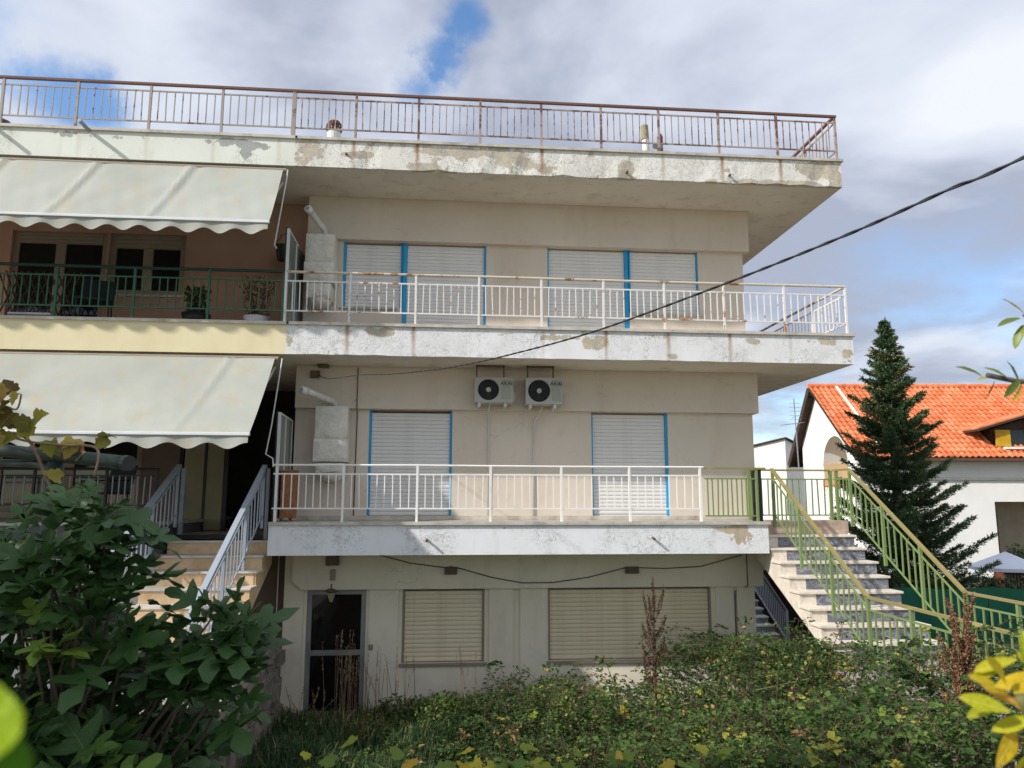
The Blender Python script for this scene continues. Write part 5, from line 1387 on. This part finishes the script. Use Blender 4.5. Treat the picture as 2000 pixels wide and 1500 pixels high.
def pergola():
    t = thing('pergola', 'green pipe pergola carrying a grape vine', 'pergola', (-2.53, -6.25, -2.1))
    MB().tube(smooth_path([(-4.4, -5.35, .80), (-3.6, -5.72, .71), (-3.02, -6.01, .64), (-2.30, -6.37, .57), (-1.94, -6.61, .53)], 3), .044, 12).build('beam', m['pipe_green'], t, True)
    MB().tube([(-1.955, -6.60, .531), (-1.92, -6.625, .528)], .048, 12).build('end_cap', m['dark_metal'], t)
    MB().tube([(-4.4, -5.3, .70), (-3.07, -5.90, .56), (-2.72, -6.13, .543), (-2.60, -6.2, .52), (-2.545, -6.24, .45), (-2.54, -6.25, .3)], .026, 10).build('brace', m['pipe_green'], t, True)
    MB().tube([(-2.53, -6.25, .55), (-2.53, -6.25, ground_z(-2.5, -6.2) - .05)], .050, 12).build('post', m['pipe_green'], t, True)
    MB().tube([(-4.5, -5.3, .75), (-4.5, -5.3, -2.3)], .05, 12).build('post', m['pipe_green'], t, True)
    v = thing('grape_vine', 'autumn grape vine climbing the green pergola pipe', 'vine', (-2.5, -6.33, -2.1))
    MB().tube(smooth_path([(-2.42, -6.33, -2.2), (-2.44, -6.34, -.3), (-2.46, -6.36, .25), (-2.55, -6.37, .50), (-2.68, -6.35, .70), (-3.0, -6.1, .76), (-3.6, -5.8, .84)], 5), .011, 6).build('stem', m['vine_stem'], v, True)
    MB().tube(smooth_path([(-3.2, -6.1, .82), (-2.68, -6.36, .68), (-2.4, -6.44, .65), (-2.15, -6.55, .62), (-2.13, -6.6, .45)], 5), .008, 6).build('stem', m['vine_stem'], v, True)
    MB().tube(smooth_path([(-3.0, -6.1, .78), (-2.85, -6.35, .90), (-2.74, -6.38, .88), (-2.72, -6.38, .98)], 5), .006, 5).build('stem', m['vine_stem'], v, True)
    r = random.Random(3); lm_ = [leaf_mesh('leaf', LEAF_VINE, 'vine_leaf', f_, c_, s_, .04) for f_, c_, s_ in ((.3, .2, 1), (.15, .35, 2), (.4, .1, 3))]
    spots = [(-2.85, 1.02), (-2.80, 1.0), (-2.75, .985), (-2.84, .88), (-2.80, .90), (-2.81, .80), (-2.76, .86), (-2.68, .80), (-2.64, .82), (-2.62, .78), (-2.82, .72), (-2.37, .69), (-2.34, .66), (-2.23, .72), (-2.18, .70),
             (-2.46, .44), (-2.38, .38), (-2.52, .68), (-2.5, .67), (-2.9, .84), (-2.88, .76), (-2.95, .95), (-3.0, .85), (-2.86, .68), (-2.42, .62), (-2.30, .62), (-2.66, .70)]
    for i, (x, z) in enumerate(spots):
        d = Vector((r.gauss(0, 1), r.gauss(0, .4), r.gauss(-.1, .7))); nrm = Vector((r.gauss(0, .4), -1, r.gauss(.4, .4)))
        inst('leaf', lm_[i % 3], v, (x, -6.37 + r.uniform(-.08, .05), z), orient(d, nrm), r.uniform(.085, .14))
pergola()

def cover_top(x, y):
    """upper surface of the bramble above the garden"""
    g = ground_z(x, y)
    k = sstep(-.8, 1.4, x)
    n = .28 * math.sin(1.9 * x + .7 * y) + .26 * math.sin(3.7 * x - 2.3 * y + 1) + .24 * math.sin(6.1 * x + 4.7 * y) + .16 * math.sin(11.3 * x - 8.1 * y)
    h = (.30 + .66 * sstep(.2, 4.2, x)) * (1 + .35 * n) - .15 * sstep(-4.0, -6, y)
    h += .36 * sstep(3.7, 5.1, x) * sstep(.2, -1.8, y) + .28 * sstep(3.8, 5.0, x) * sstep(-2.5, -4.5, y)
    dip = .42 * math.exp(-((x - 2.75) / .55) ** 2) * sstep(-3.0, .2, y)
    return g + k * max(.05, h - dip)
def brambles():
    r = np.random.default_rng(8); P, D, S, T = [], [], [], []
    cn = MB(); shoots = 0
    def shoot(x, y, z, L_, h, n, tint, sz, dead=False, tube=False):
        a = r.uniform(0, 6.28); ca, sa = math.cos(a), math.sin(a)
        us = np.sort(r.random(n))
        px_ = x + ca * L_ * us; py_ = y + sa * L_ * us; pz_ = z + h * 4 * us * (1 - us) * .8 + h * .25 * us
        for k in range(n):
            sd = 1 if k % 2 else -1
            ld = np.array([ca * .45 - sa * sd, sa * .45 + ca * sd, r.normal() * .35])
            st = np.array([px_[k], py_[k], pz_[k]]) + ld * .025
            s0 = sz * r.uniform(.7, 1.3); tt = np.clip(tint + r.normal() * .09, 0, .93) if not dead else 1.0
            per = np.array([-ld[1], ld[0], 0])
            for q, wgt in ((0, 1.0), (.95, .8), (-.95, .8)):
                P.append(st + ld * (0 if q else .015)); D.append(ld + per * q + r.normal(size=3) * .12); S.append(s0 * wgt); T.append(tt)
        if tube:
            cn.tube([(x, y, z - .1)] + [(x + ca * L_ * u, y + sa * L_ * u, z + h * 4 * u * (1 - u) * .8 + h * .25 * u) for u in (.15, .35, .55, .75, .95)], .0030, 4, False)
    while shoots < 4000:
        x, y = r.uniform(-.9, 5.2), r.uniform(-6.8, .9)
        kx = sstep(-.9, .7, x)
        if r.random() > .10 + .90 * kx: continue
        depth = r.random() ** 1.6 * .42
        tp = cover_top(x, y); z = max(ground_z(x, y) + .03, tp - depth + r.normal() * .03)
        patch = .5 + .5 * math.sin(1.3 * x + 2.1 * y + 2) * math.sin(1.7 * y - .8 * x)
        dead = r.random() < (.012 + .03 * (patch > .8))
        tint = np.clip(.14 + .34 * patch + r.normal() * .15, 0, .90)
        if r.random() < .03: tint = .93
        shoot(x, y, z, r.uniform(.22, .60), r.uniform(.02, .20) if r.random() < .85 else r.uniform(.2, .42), int(r.integers(6, 14)), tint, .046 * (1.5 if r.random() < .15 else 1.0), dead, depth < .12)
        shoots += 1
    for _ in range(520):       # weeds right of the walkway
        x, y = r.uniform(6.75, 9.5), r.uniform(-5.5, 1.5)
        shoot(x, y, ground_z(x, y) + abs(r.normal()) * .22, .35, .15, 8, np.clip(.4 + r.normal() * .2, 0, 1), .05)
    for _ in range(60):        # runners in the grass
        x, y = r.uniform(-1.6, .4), r.uniform(-3.0, .6); shoot(x, y, ground_z(x, y) + .05, .4, .12, 8, .35, .045)
    o = faces_dir('bramble_thicket', 'bramble_leaf', None, np.array(P), np.array(D), np.array(S), .78, np.array(T), 9, .12)
    tag(o, 'dense green bramble thicket filling the garden below the wide shutter', 'bramble', kind='stuff')
    tag(cn.build('canes', m['stem_red'], o, True), kind='stuff')
brambles()
def sprig(i, x, y, h, lean, n, big=False):
    r = random.Random(100 + i)
    z0 = cover_top(x, y) - .12
    t = thing('bramble_shoot', SPRIG_LABELS[i], 'bramble', (x, y, z0), 'bramble shoots rising above the thicket')
    pts = smooth_path([(x, y, z0), (x + lean * .3, y, z0 + h * .55), (x + lean, y + r.gauss(0, .05), z0 + h)], 6)
    MB().tube(pts, [.008 - .005 * k / (len(pts) - 1) for k in range(len(pts))], 5).build('stem', m['stem_red'], t, True)
    P, D, S, T = [], [], [], []
    for k in range(n):
        p = pts[r.randrange(3, len(pts))]; a = r.uniform(0, 6.28)
        off = Vector((math.cos(a), math.sin(a), r.uniform(-.2, .5))) * r.uniform(.01, .09)
        for j in range(3):
            P.append(tuple(p + off)); D.append((off.x + r.gauss(0, .05), off.y + r.gauss(0, .05), off.z + r.gauss(0, .05))); S.append(r.uniform(.028, .062)); T.append(r.choice((.1, .2, .3, .45, .6, .98)))
    o = faces_dir('leaves', 'bramble_leaf', t, np.array(P), np.array(D) + 1e-4, np.array(S), .7, np.array(T), 40 + i, .1)
SPRIGS = [(1.55, -3.0, 1.0, -.35, 46), (2.05, -2.6, .85, -.2, 40), (2.25, -3.4, .75, .05, 44), (2.9, -3.2, .95, .25, 60), (3.15, -2.8, 1.15, .35, 66), (3.4, -3.6, .95, .1, 54), (3.75, -3.0, .85, .45, 46), (4.1, -3.4, .70, -.2, 40), (1.25, -2.0, .65, .1, 34), (1.0, -3.2, .60, -.1, 30), (4.45, -2.6, .8, .3, 40), (2.6, -2.2, .7, -.1, 36)]
SPRIG_LABELS = ['leaning bramble shoot in front of the left end of the wide shutter', 'slender bramble shoot before the left third of the wide shutter', 'upright leafy bramble shoot left of the dark seed spike', 'bramble shoot beside the dark seed spike',
                'tallest bramble shoot leaning right before the wide shutter', 'dense bramble shoot right of the dark seed spike', 'bramble shoot arching towards the pale corner pier', 'bramble shoot before the right end of the wide shutter',
                'short bramble shoot below the pilaster between the two shutters', 'low bramble shoot under the narrow beige shutter', 'bramble shoot near the foot of the marble stair', 'thin bramble shoot behind the dark seed spike']
for i, s_ in enumerate(SPRIGS): sprig(i, *s_)

def dock(label, x, y, ztop, mat, seed, lean=0.0, spread=.14):
    r = random.Random(seed); z0 = ground_z(x, y)
    t = thing('dock_plant', label, 'weed', (x, y, z0))
    top = Vector((x + lean, y, ztop))
    MB().tube([(x, y, z0 - .03), (x + lean * .3, y, z0 + (ztop - z0) * .5), top], [.014, .011, .004], 6).build('stem', m['stem_red'], t, True)
    P, D, S, T = [], [], [], []
    H_ = ztop - z0
    def spike(a, b_, n, w):
        for k in range(n):
            u = r.random(); p = a.lerp(b_, u); q = w * (1 - .6 * u)
            P.append((p.x + r.gauss(0, q), p.y + r.gauss(0, q), p.z + r.gauss(0, .02))); D.append((r.gauss(0, 1), r.gauss(0, 1), r.gauss(.2, 1))); S.append(r.uniform(.012, .026)); T.append(r.random())
    spike(Vector((x + lean * .5, y, z0 + H_ * .45)), top, 900, .013)
    for k in range(13):
        u = .45 + .4 * k / 13; a = r.uniform(0, 6.28); p = Vector((x + lean * u, y, z0 + H_ * u)); L_ = H_ * r.uniform(.10, .22)
        e = p + Vector((math.cos(a) * spread, math.sin(a) * spread, L_))
        MB().tube([p, p.lerp(e, .5) + Vector((math.cos(a) * .03, math.sin(a) * .03, -.02)), e], .004, 4).build('side_stem', m['stem_red'], t)
        spike(p.lerp(e, .25), e, 170, .009)
    faces_dir('seeds', mat, t, np.array(P), np.array(D), np.array(S), .8, np.array(T), seed, .1)
dock('tall dark brown dock seed spike standing before the wide shutter', 2.40, -2.75, -.57, 'dock_seed', 51)
dock('russet dock seed spike leaning on the walkway railing', 4.42, -4.92, -.50, 'dock_seed_red', 52, .22, .12)
dock('bushy russet dock beside the leaning russet spike', 4.50, -5.0, -.80, 'dock_seed_red', 53, -.06, .16)

def straw(label, x, y, h, n, spread, seed, lean=.05):
    r = random.Random(seed); z0 = ground_z(x, y)
    t = thing('dry_grass_clump', label, 'grass', (x, y, z0), 'dry stalks along the ground floor wall')
    st = MB()
    P, D, S, T = [], [], [], []
    for k in range(n):
        bx, by = x + r.gauss(0, spread * .5), y + r.gauss(0, spread * .4); hh = h * r.uniform(.6, 1.05); lx_ = r.gauss(0, lean)
        tp = Vector((bx + lx_, by + r.gauss(0, lean), z0 + hh))
        st.tube([(bx, by, z0 - .03), (bx + lx_ * .3, by, z0 + hh * .5), tp], [.0045, .004, .002], 4, False)
        for j in range(14):
            u = r.uniform(.68, 1.02); p = Vector((bx, by, z0)).lerp(tp, u)
            P.append((p.x + r.gauss(0, .006), p.y, p.z)); D.append((r.gauss(0, .25), r.gauss(0, .2), 1)); S.append(r.uniform(.02, .05)); T.append(r.random())
    st.build('stalks', m['vine_stem'], t)
    faces_dir('seed_heads', 'straw', t, np.array(P), np.array(D), np.array(S), .22, np.array(T), seed)
straw('tall pale dry grass clump in front of the dark door', -1.40, .45, 1.35, 26, .22, 61)
straw('thin dry stalks against the wall right of the dark door', -.82, .75, 1.0, 22, .5, 62, .12)
straw('sparse dry stalks below the narrow beige shutter', .40, .55, .95, 9, .2, 63)
straw('leaning dry grass at the left foot of the dark door', -2.0, .45, .55, 16, .3, 64, .2)

def grass():
    r = np.random.default_rng(14); n = 26000
    x = np.concatenate([r.uniform(-4.2, 1.6, n), r.uniform(-6, 7.5, 6000)]); y = np.concatenate([r.uniform(-3.4, 1.05, n), r.uniform(-9.3, -3, 6000)])
    keep = (~((x > 5.0) & (x < 6.8) & (y < .5))) & (~((x < -2.35) & (y > -9))); x, y = x[keep], y[keep]; n = len(x)
    z = np.array([ground_z(a, b_) for a, b_ in zip(x, y)]) - .01
    clump = .5 + .5 * np.sin(3.1 * x + 1.7 * y) * np.sin(2.3 * y - 1.1 * x)
    L_ = (.10 + .22 * r.random(n)) * (.6 + .8 * clump); az = r.uniform(0, 6.28, n); ln = r.uniform(.1, .9, n)
    w = .006 + .004 * r.random(n)
    bx, by = np.cos(az), np.sin(az)
    p = np.stack([x, y, z], 1); side = np.stack([-by, bx, np.zeros(n)], 1) * w[:, None]
    mid_ = p + np.stack([bx * ln * L_ * .35, by * ln * L_ * .35, L_ * .6], 1); tip = p + np.stack([bx * ln * L_, by * ln * L_, L_ * (1 - .35 * ln)], 1)
    V = np.stack([p - side, p + side, mid_ + side * .7, mid_ - side * .7, tip], 1).reshape(-1, 3)
    i0 = np.arange(n) * 5
    F = [q for i in i0.tolist() for q in ((i, i + 1, i + 2, i + 3), (i + 3, i + 2, i + 4))]
    me = bpy.data.meshes.new('grass'); me.from_pydata(V.tolist(), [], F); me.materials.append(m['grass_blade'])
    dry = np.clip(.35 + .2 * r.normal(size=n) + .45 * np.exp(-((x + .9) / .9) ** 2 - ((y - .3) / .7) ** 2) * r.random(n) * 1.6 + (r.random(n) < .05) * .5, 0, 1)
    at = me.attributes.new('tint', 'FLOAT', 'POINT'); at.data.foreach_set('value', np.repeat(dry, 5).astype(np.float32))
    o = bpy.data.objects.new('grass', me); put(o, None)
    tag(o, 'rank dark green grass with dry patches in the garden', 'grass', kind='stuff')
grass()
def weeds(label, cx, cy, rx_, ry_, n, seed, size, hmax, lo=.2):
    def fn(r):
        x, y = cx + r.normal() * rx_, min(1.0, cy + r.normal() * ry_); return (x, y, ground_z(x, y) + hmax * r.random() ** 1.5, min(1, max(0, lo + r.normal() * .15 + .3 * r.random())))
    o = leaf_cloud('weed_patch', 'bramble_leaf', None, fn, n, size, seed, .7); tag(o, label, 'weeds', kind='stuff')
weeds('low leafy weeds along the foot of the pale wall', .0, .6, .55, .25, 1100, 71, .06, .32, .45)
weeds('green leafy weeds at the foot of the dark door', -1.3, .2, .6, .35, 500, 72, .05, .22, .45)

# broad yellow green leaves low in front
def creeper():
    r = random.Random(9); lm_ = [leaf_mesh('leaf', LEAF_VINE, 'creeper_leaf', f_, c_, s_, .05) for f_, c_, s_ in ((.2, .2, 5), (.12, .3, 6), (.3, .1, 7))]
    t = thing('creeper', 'creeper with broad yellow green leaves at the near edge of the brambles', 'creeper', (-.1, -6.0, -1.9))
    pts = [(-.75, -5.95), (-.45, -6.0), (-.1, -6.05), (.25, -6.1), (.6, -6.1), (.95, -6.15), (1.4, -6.2), (1.9, -6.1)]
    path = [(x, y,   .3 - .316 * (y + 11.5) - .02 + .03 * math.sin(7 * x)) for x, y in pts]
    MB().tube(smooth_path([(x, y, z - .16) for x, y, z in path], 5), .006, 6).build('stem', m['stem_green'], t, True)
    for i in range(46):
        u = r.random() * (len(path) - 1); k = int(u); p = Vector(path[k]).lerp(Vector(path[min(k + 1, len(path) - 1)]), u - k)
        p += Vector((r.gauss(0, .12), r.gauss(0, .12), r.gauss(-.06, .07)))
        inst('leaf', lm_[i % 3], t, p, orient(Vector((r.gauss(0, 1), r.gauss(0, 1), r.gauss(0, .3))), Vector((r.gauss(0, .4), r.gauss(-.5, .4), 1))), r.uniform(.08, .15))
    t2 = thing('creeper', 'creeper with scattered bright leaves climbing through the upper brambles', 'creeper', (4.2, -3.0, -2.3))
    MB().tube(smooth_path([(2.2, -2.2, -2.2), (3.0, -2.4, -2.0), (3.8, -2.8, -1.75), (4.5, -2.8, -1.6), (4.95, -2.2, -1.55)], 5), .007, 6).build('stem', m['stem_green'], t2, True)
    for i in range(60):
        x = r.uniform(1.2, 5.0); y = r.uniform(-5.2, -.8); z = cover_top(x, y) + r.uniform(-.02, .09)
        inst('leaf', lm_[i % 3], t2, (x, y, z), orient(Vector((r.gauss(0, 1), r.gauss(0, 1), r.gauss(0, .3))), Vector((r.gauss(0, .4), r.gauss(-.6, .4), .9))), r.uniform(.06, .12))
foliage('creeper_leaf', [(0, lin(92, 118, 46)), (.5, lin(132, 146, 44)), (.8, lin(170, 168, 40)), (1, lin(196, 160, 60))], .35, .5)
creeper()

# close leaves at the street edge: right and lower left
def near_plants():
    r = random.Random(17)
    lm_ = [leaf_mesh('leaf', LEAF_LONG, 'yellow_leaf', f_, c_, s_, .01) for f_, c_, s_ in ((.35, .15, 1), (.2, .35, 2), (.5, .05, 3))]
    def P(l, d, up):       # lateral, forward, height from the street kerb by the camera
        return HC + ER * l + EF * d + Vector((0, 0, up))
    t = thing('yellow_shrub', 'close shrub with large yellow leaves beside the walkway', 'shrub', P(.80, 1.05, -1.6))
    MB().tube(smooth_path([P(.86, 1.1, -1.75), P(.82, 1.06, -.7), P(.70, 1.02, -.12), P(.665, 1.0, .0), P(.63, .99, .06)], 5), .007, 8).build('stem', m['stem_green'], t, True)
    MB().tube(smooth_path([P(.80, 1.05, -.6), P(.74, 1.0, -.2), P(.70, .96, -.03), P(.69, .95, .05)], 5), .006, 8).build('stem', m['stem_green'], t, True)
    specs = [((.648, .035), (-.55, .65), .088), ((.652, .045), (-.15, 1), .085), ((.635, .01), (-1, .25), .075), ((.645, .005), (-1, -.15), .06), ((.66, -.02), (-.8, -.5), .085), ((.67, .0), (-.6, -.25), .07),
             ((.675, .04), (.1, 1), .08), ((.685, .03), (.35, .9), .085), ((.695, .05), (.5, .7), .08), ((.70, .0), (.8, .2), .08), ((.68, -.045), (-.35, -.9), .085), ((.69, -.05), (.1, -1), .08), ((.70, -.03), (.6, -.6), .08),
             ((.665, .02), (.3, .2), .05), ((.66, -.01), (.5, -.1), .05), ((.70, -.09), (-.5, -.6), .085), ((.71, .06), (-.2, .9), .075), ((.72, -.02), (-.6, .3), .07), ((.655, .02), (-.9, .6), .065), ((.68, -.01), (-.4, .8), .07)]
    for i, ((l, u), (dx, dz_), s_) in enumerate(specs):
        d = ER * dx + Vector((0, 0, dz_)) + EF * r.gauss(0, .35)
        nrm = -EF + Vector((r.gauss(0, .4), 0, r.gauss(.5, .3)))
        inst('leaf', lm_[i % 3], t, P(l - .012, 1.0 + r.uniform(-.05, .05), u + .03), orient(d, nrm), s_ * .78)
    for i in range(22):
        l, u = .70 + r.gauss(0, .028), .03 + r.gauss(0, .05)
        inst('leaf', lm_[i % 3], t, P(l, 1.02 + r.uniform(-.06, .06), u), orient(ER * r.gauss(-.3, .8) + Vector((0, 0, r.gauss(.1, .7))), -EF + Vector((r.gauss(0, .4), 0, r.gauss(.5, .3)))), r.uniform(.04, .065))
    lm2 = [leaf_mesh('leaf', LEAF_LONG, 'citrus_leaf', f_, c_, s_, .01) for f_, c_, s_ in ((.35, .15, 4), (.2, .3, 5))]
    t2 = thing('citrus_branch', 'leafy twigs of a street tree hanging beside the tiled roof', 'branch', P(1.9, 1.8, .6))
    MB().tube(smooth_path([P(2.3, 1.85, -1.7), P(2.1, 1.85, -.4), P(1.75, 1.82, .36), P(1.35, 1.8, .56), P(1.21, 1.8, .585), P(1.14, 1.8, .60)], 5), .006, 6).build('twig', m['bark'], t2, True)
    MB().tube(smooth_path([P(1.9, 1.83, .2), P(1.5, 1.8, .62), P(1.29, 1.8, .70), P(1.245, 1.8, .75)], 5), .005, 6).build('twig', m['bark'], t2, True)
    tw = [((1.14, .60), (-.8, .5)), ((1.16, .595), (-.9, .1)), ((1.17, .59), (-.3, -.9)), ((1.19, .585), (-.6, .6)), ((1.20, .585), (-.5, -.6)), ((1.22, .58), (.2, -1)), ((1.23, .58), (-.2, .9)), ((1.25, .575), (.5, -.7)), ((1.27, .57), (-.2, -1)), ((1.29, .57), (.3, .8)), ((1.28, .57), (.7, -.4)),
          ((1.25, .745), (-.9, -.1)), ((1.245, .75), (-.6, .7)), ((1.26, .73), (-.5, -.7)), ((1.27, .72), (.5, .6)), ((1.28, .70), (.5, -.6))]
    for i, ((l, u), (dx, dz_)) in enumerate(tw):
        d = ER * dx + Vector((0, 0, dz_)) + EF * r.gauss(0, .5)
        inst('leaf', lm2[i % 2], t2, P(l, 1.8 + r.uniform(-.03, .03), u), orient(d, -EF * .6 + Vector((r.gauss(0, .5), 0, .7))), r.uniform(.04, .065))
    t3 = thing('street_weed', 'close blurred leaf of a roadside weed, yellow green above and dark green below', 'weed', P(-.24, .31, -1.6))
    MB().tube(smooth_path([P(-.24, .31, -1.75), P(-.24, .31, -.6), P(-.225, .29, .12), P(-.212, .283, .215)], 5), .0025, 6).build('stem', m['stem_green'], t3, True)
    lm3 = [leaf_mesh('leaf', [(.03, 0), (.16, .06), (.28, .18), (.36, .34), (.38, .52), (.34, .70), (.24, .86), (.12, .96), (0, 1.0)], k, .12, .12, 8, .02) for k in ('near_leaf_yellow', 'near_leaf_green')]
    Q = lambda l, d, u: P(l * .62, d * .62, .298 + (u - .298) * .62)
    inst('leaf', lm3[0], t3, Q(-.352, .45, .171), orient(ER * 1.0 + Vector((0, 0, .02)), -EF * .85 + Vector((0, 0, .55))), .074 * .62)
    inst('leaf', lm3[1], t3, Q(-.352, .46, .150), orient(ER * 1.0 + Vector((0, 0, -.08)), -EF * .95 + Vector((0, 0, .2))), .076 * .62)
    inst('leaf', lm3[1], t3, Q(-.350, .47, .122), orient(ER * .8 + Vector((0, 0, -.1)), -EF + Vector((0, 0, .3))), .076 * .62)
veined('near_leaf_yellow', [(0, lin(140, 172, 14)), (1, lin(160, 188, 20))], lin(178, 196, 70), .45, .5)
veined('near_leaf_green', [(0, lin(60, 108, 20)), (1, lin(78, 126, 26))], lin(110, 150, 60), .4, .5)
near_plants()

# street trees left of the garden, outside the view; their crowns shade the fig and the left flats
def street_tree(label, cx, cy, z0, zc, rx_, rz_, n, seed, size=.22):
    t = thing('street_tree', label, 'tree', (cx, cy, z0), 'street trees left of the garden'); rr = random.Random(seed)
    MB().tube([(cx, cy, z0 - .1), (cx + .05, cy, z0 + (zc - z0) * .6), (cx, cy + .05, zc)], [.2, .15, .07], 10).build('trunk', m['bark'], t, True)
    lim = MB(); lob = []
    for k in range(22):
        v_ = Vector((rr.gauss(0, 1), rr.gauss(0, 1), rr.gauss(0, .8))); v_.normalize(); v_ *= rr.uniform(.4, .85)
        c = Vector((cx + v_.x * rx_, cy + v_.y * rx_, zc + v_.z * rz_)); lob.append((c, rr.uniform(.25, .42)))
        lim.tube([(cx, cy, zc - rz_ * .6), Vector((cx, cy, zc)).lerp(c, .5), c], [.05, .03, .012], 5, False)
    lim.build('limbs', m['bark'], t)
    def fn(r):
        c, q = lob[r.integers(len(lob))]; v_ = r.normal(size=3); v_ /= np.linalg.norm(v_); q *= r.random() ** .4
        return (c.x + v_[0] * q * rx_, c.y + v_[1] * q * rx_, c.z + v_[2] * q * rz_, min(1, max(0, .4 + .2 * r.normal())))
    tag(leaf_cloud('crown', 'shrub_leaf', t, fn, n, size, seed, .6), kind='stuff')
street_tree('broad street tree left of the fig, trunk at the kerb', -8.0, -10.3, -1.6, 4.2, 2.3, 1.9, 5200, 81)
street_tree('tall street tree beyond the pergola, left of the awnings', -15.6, -3.4, -2.4, 6.0, 2.2, 2.4, 4200, 82)
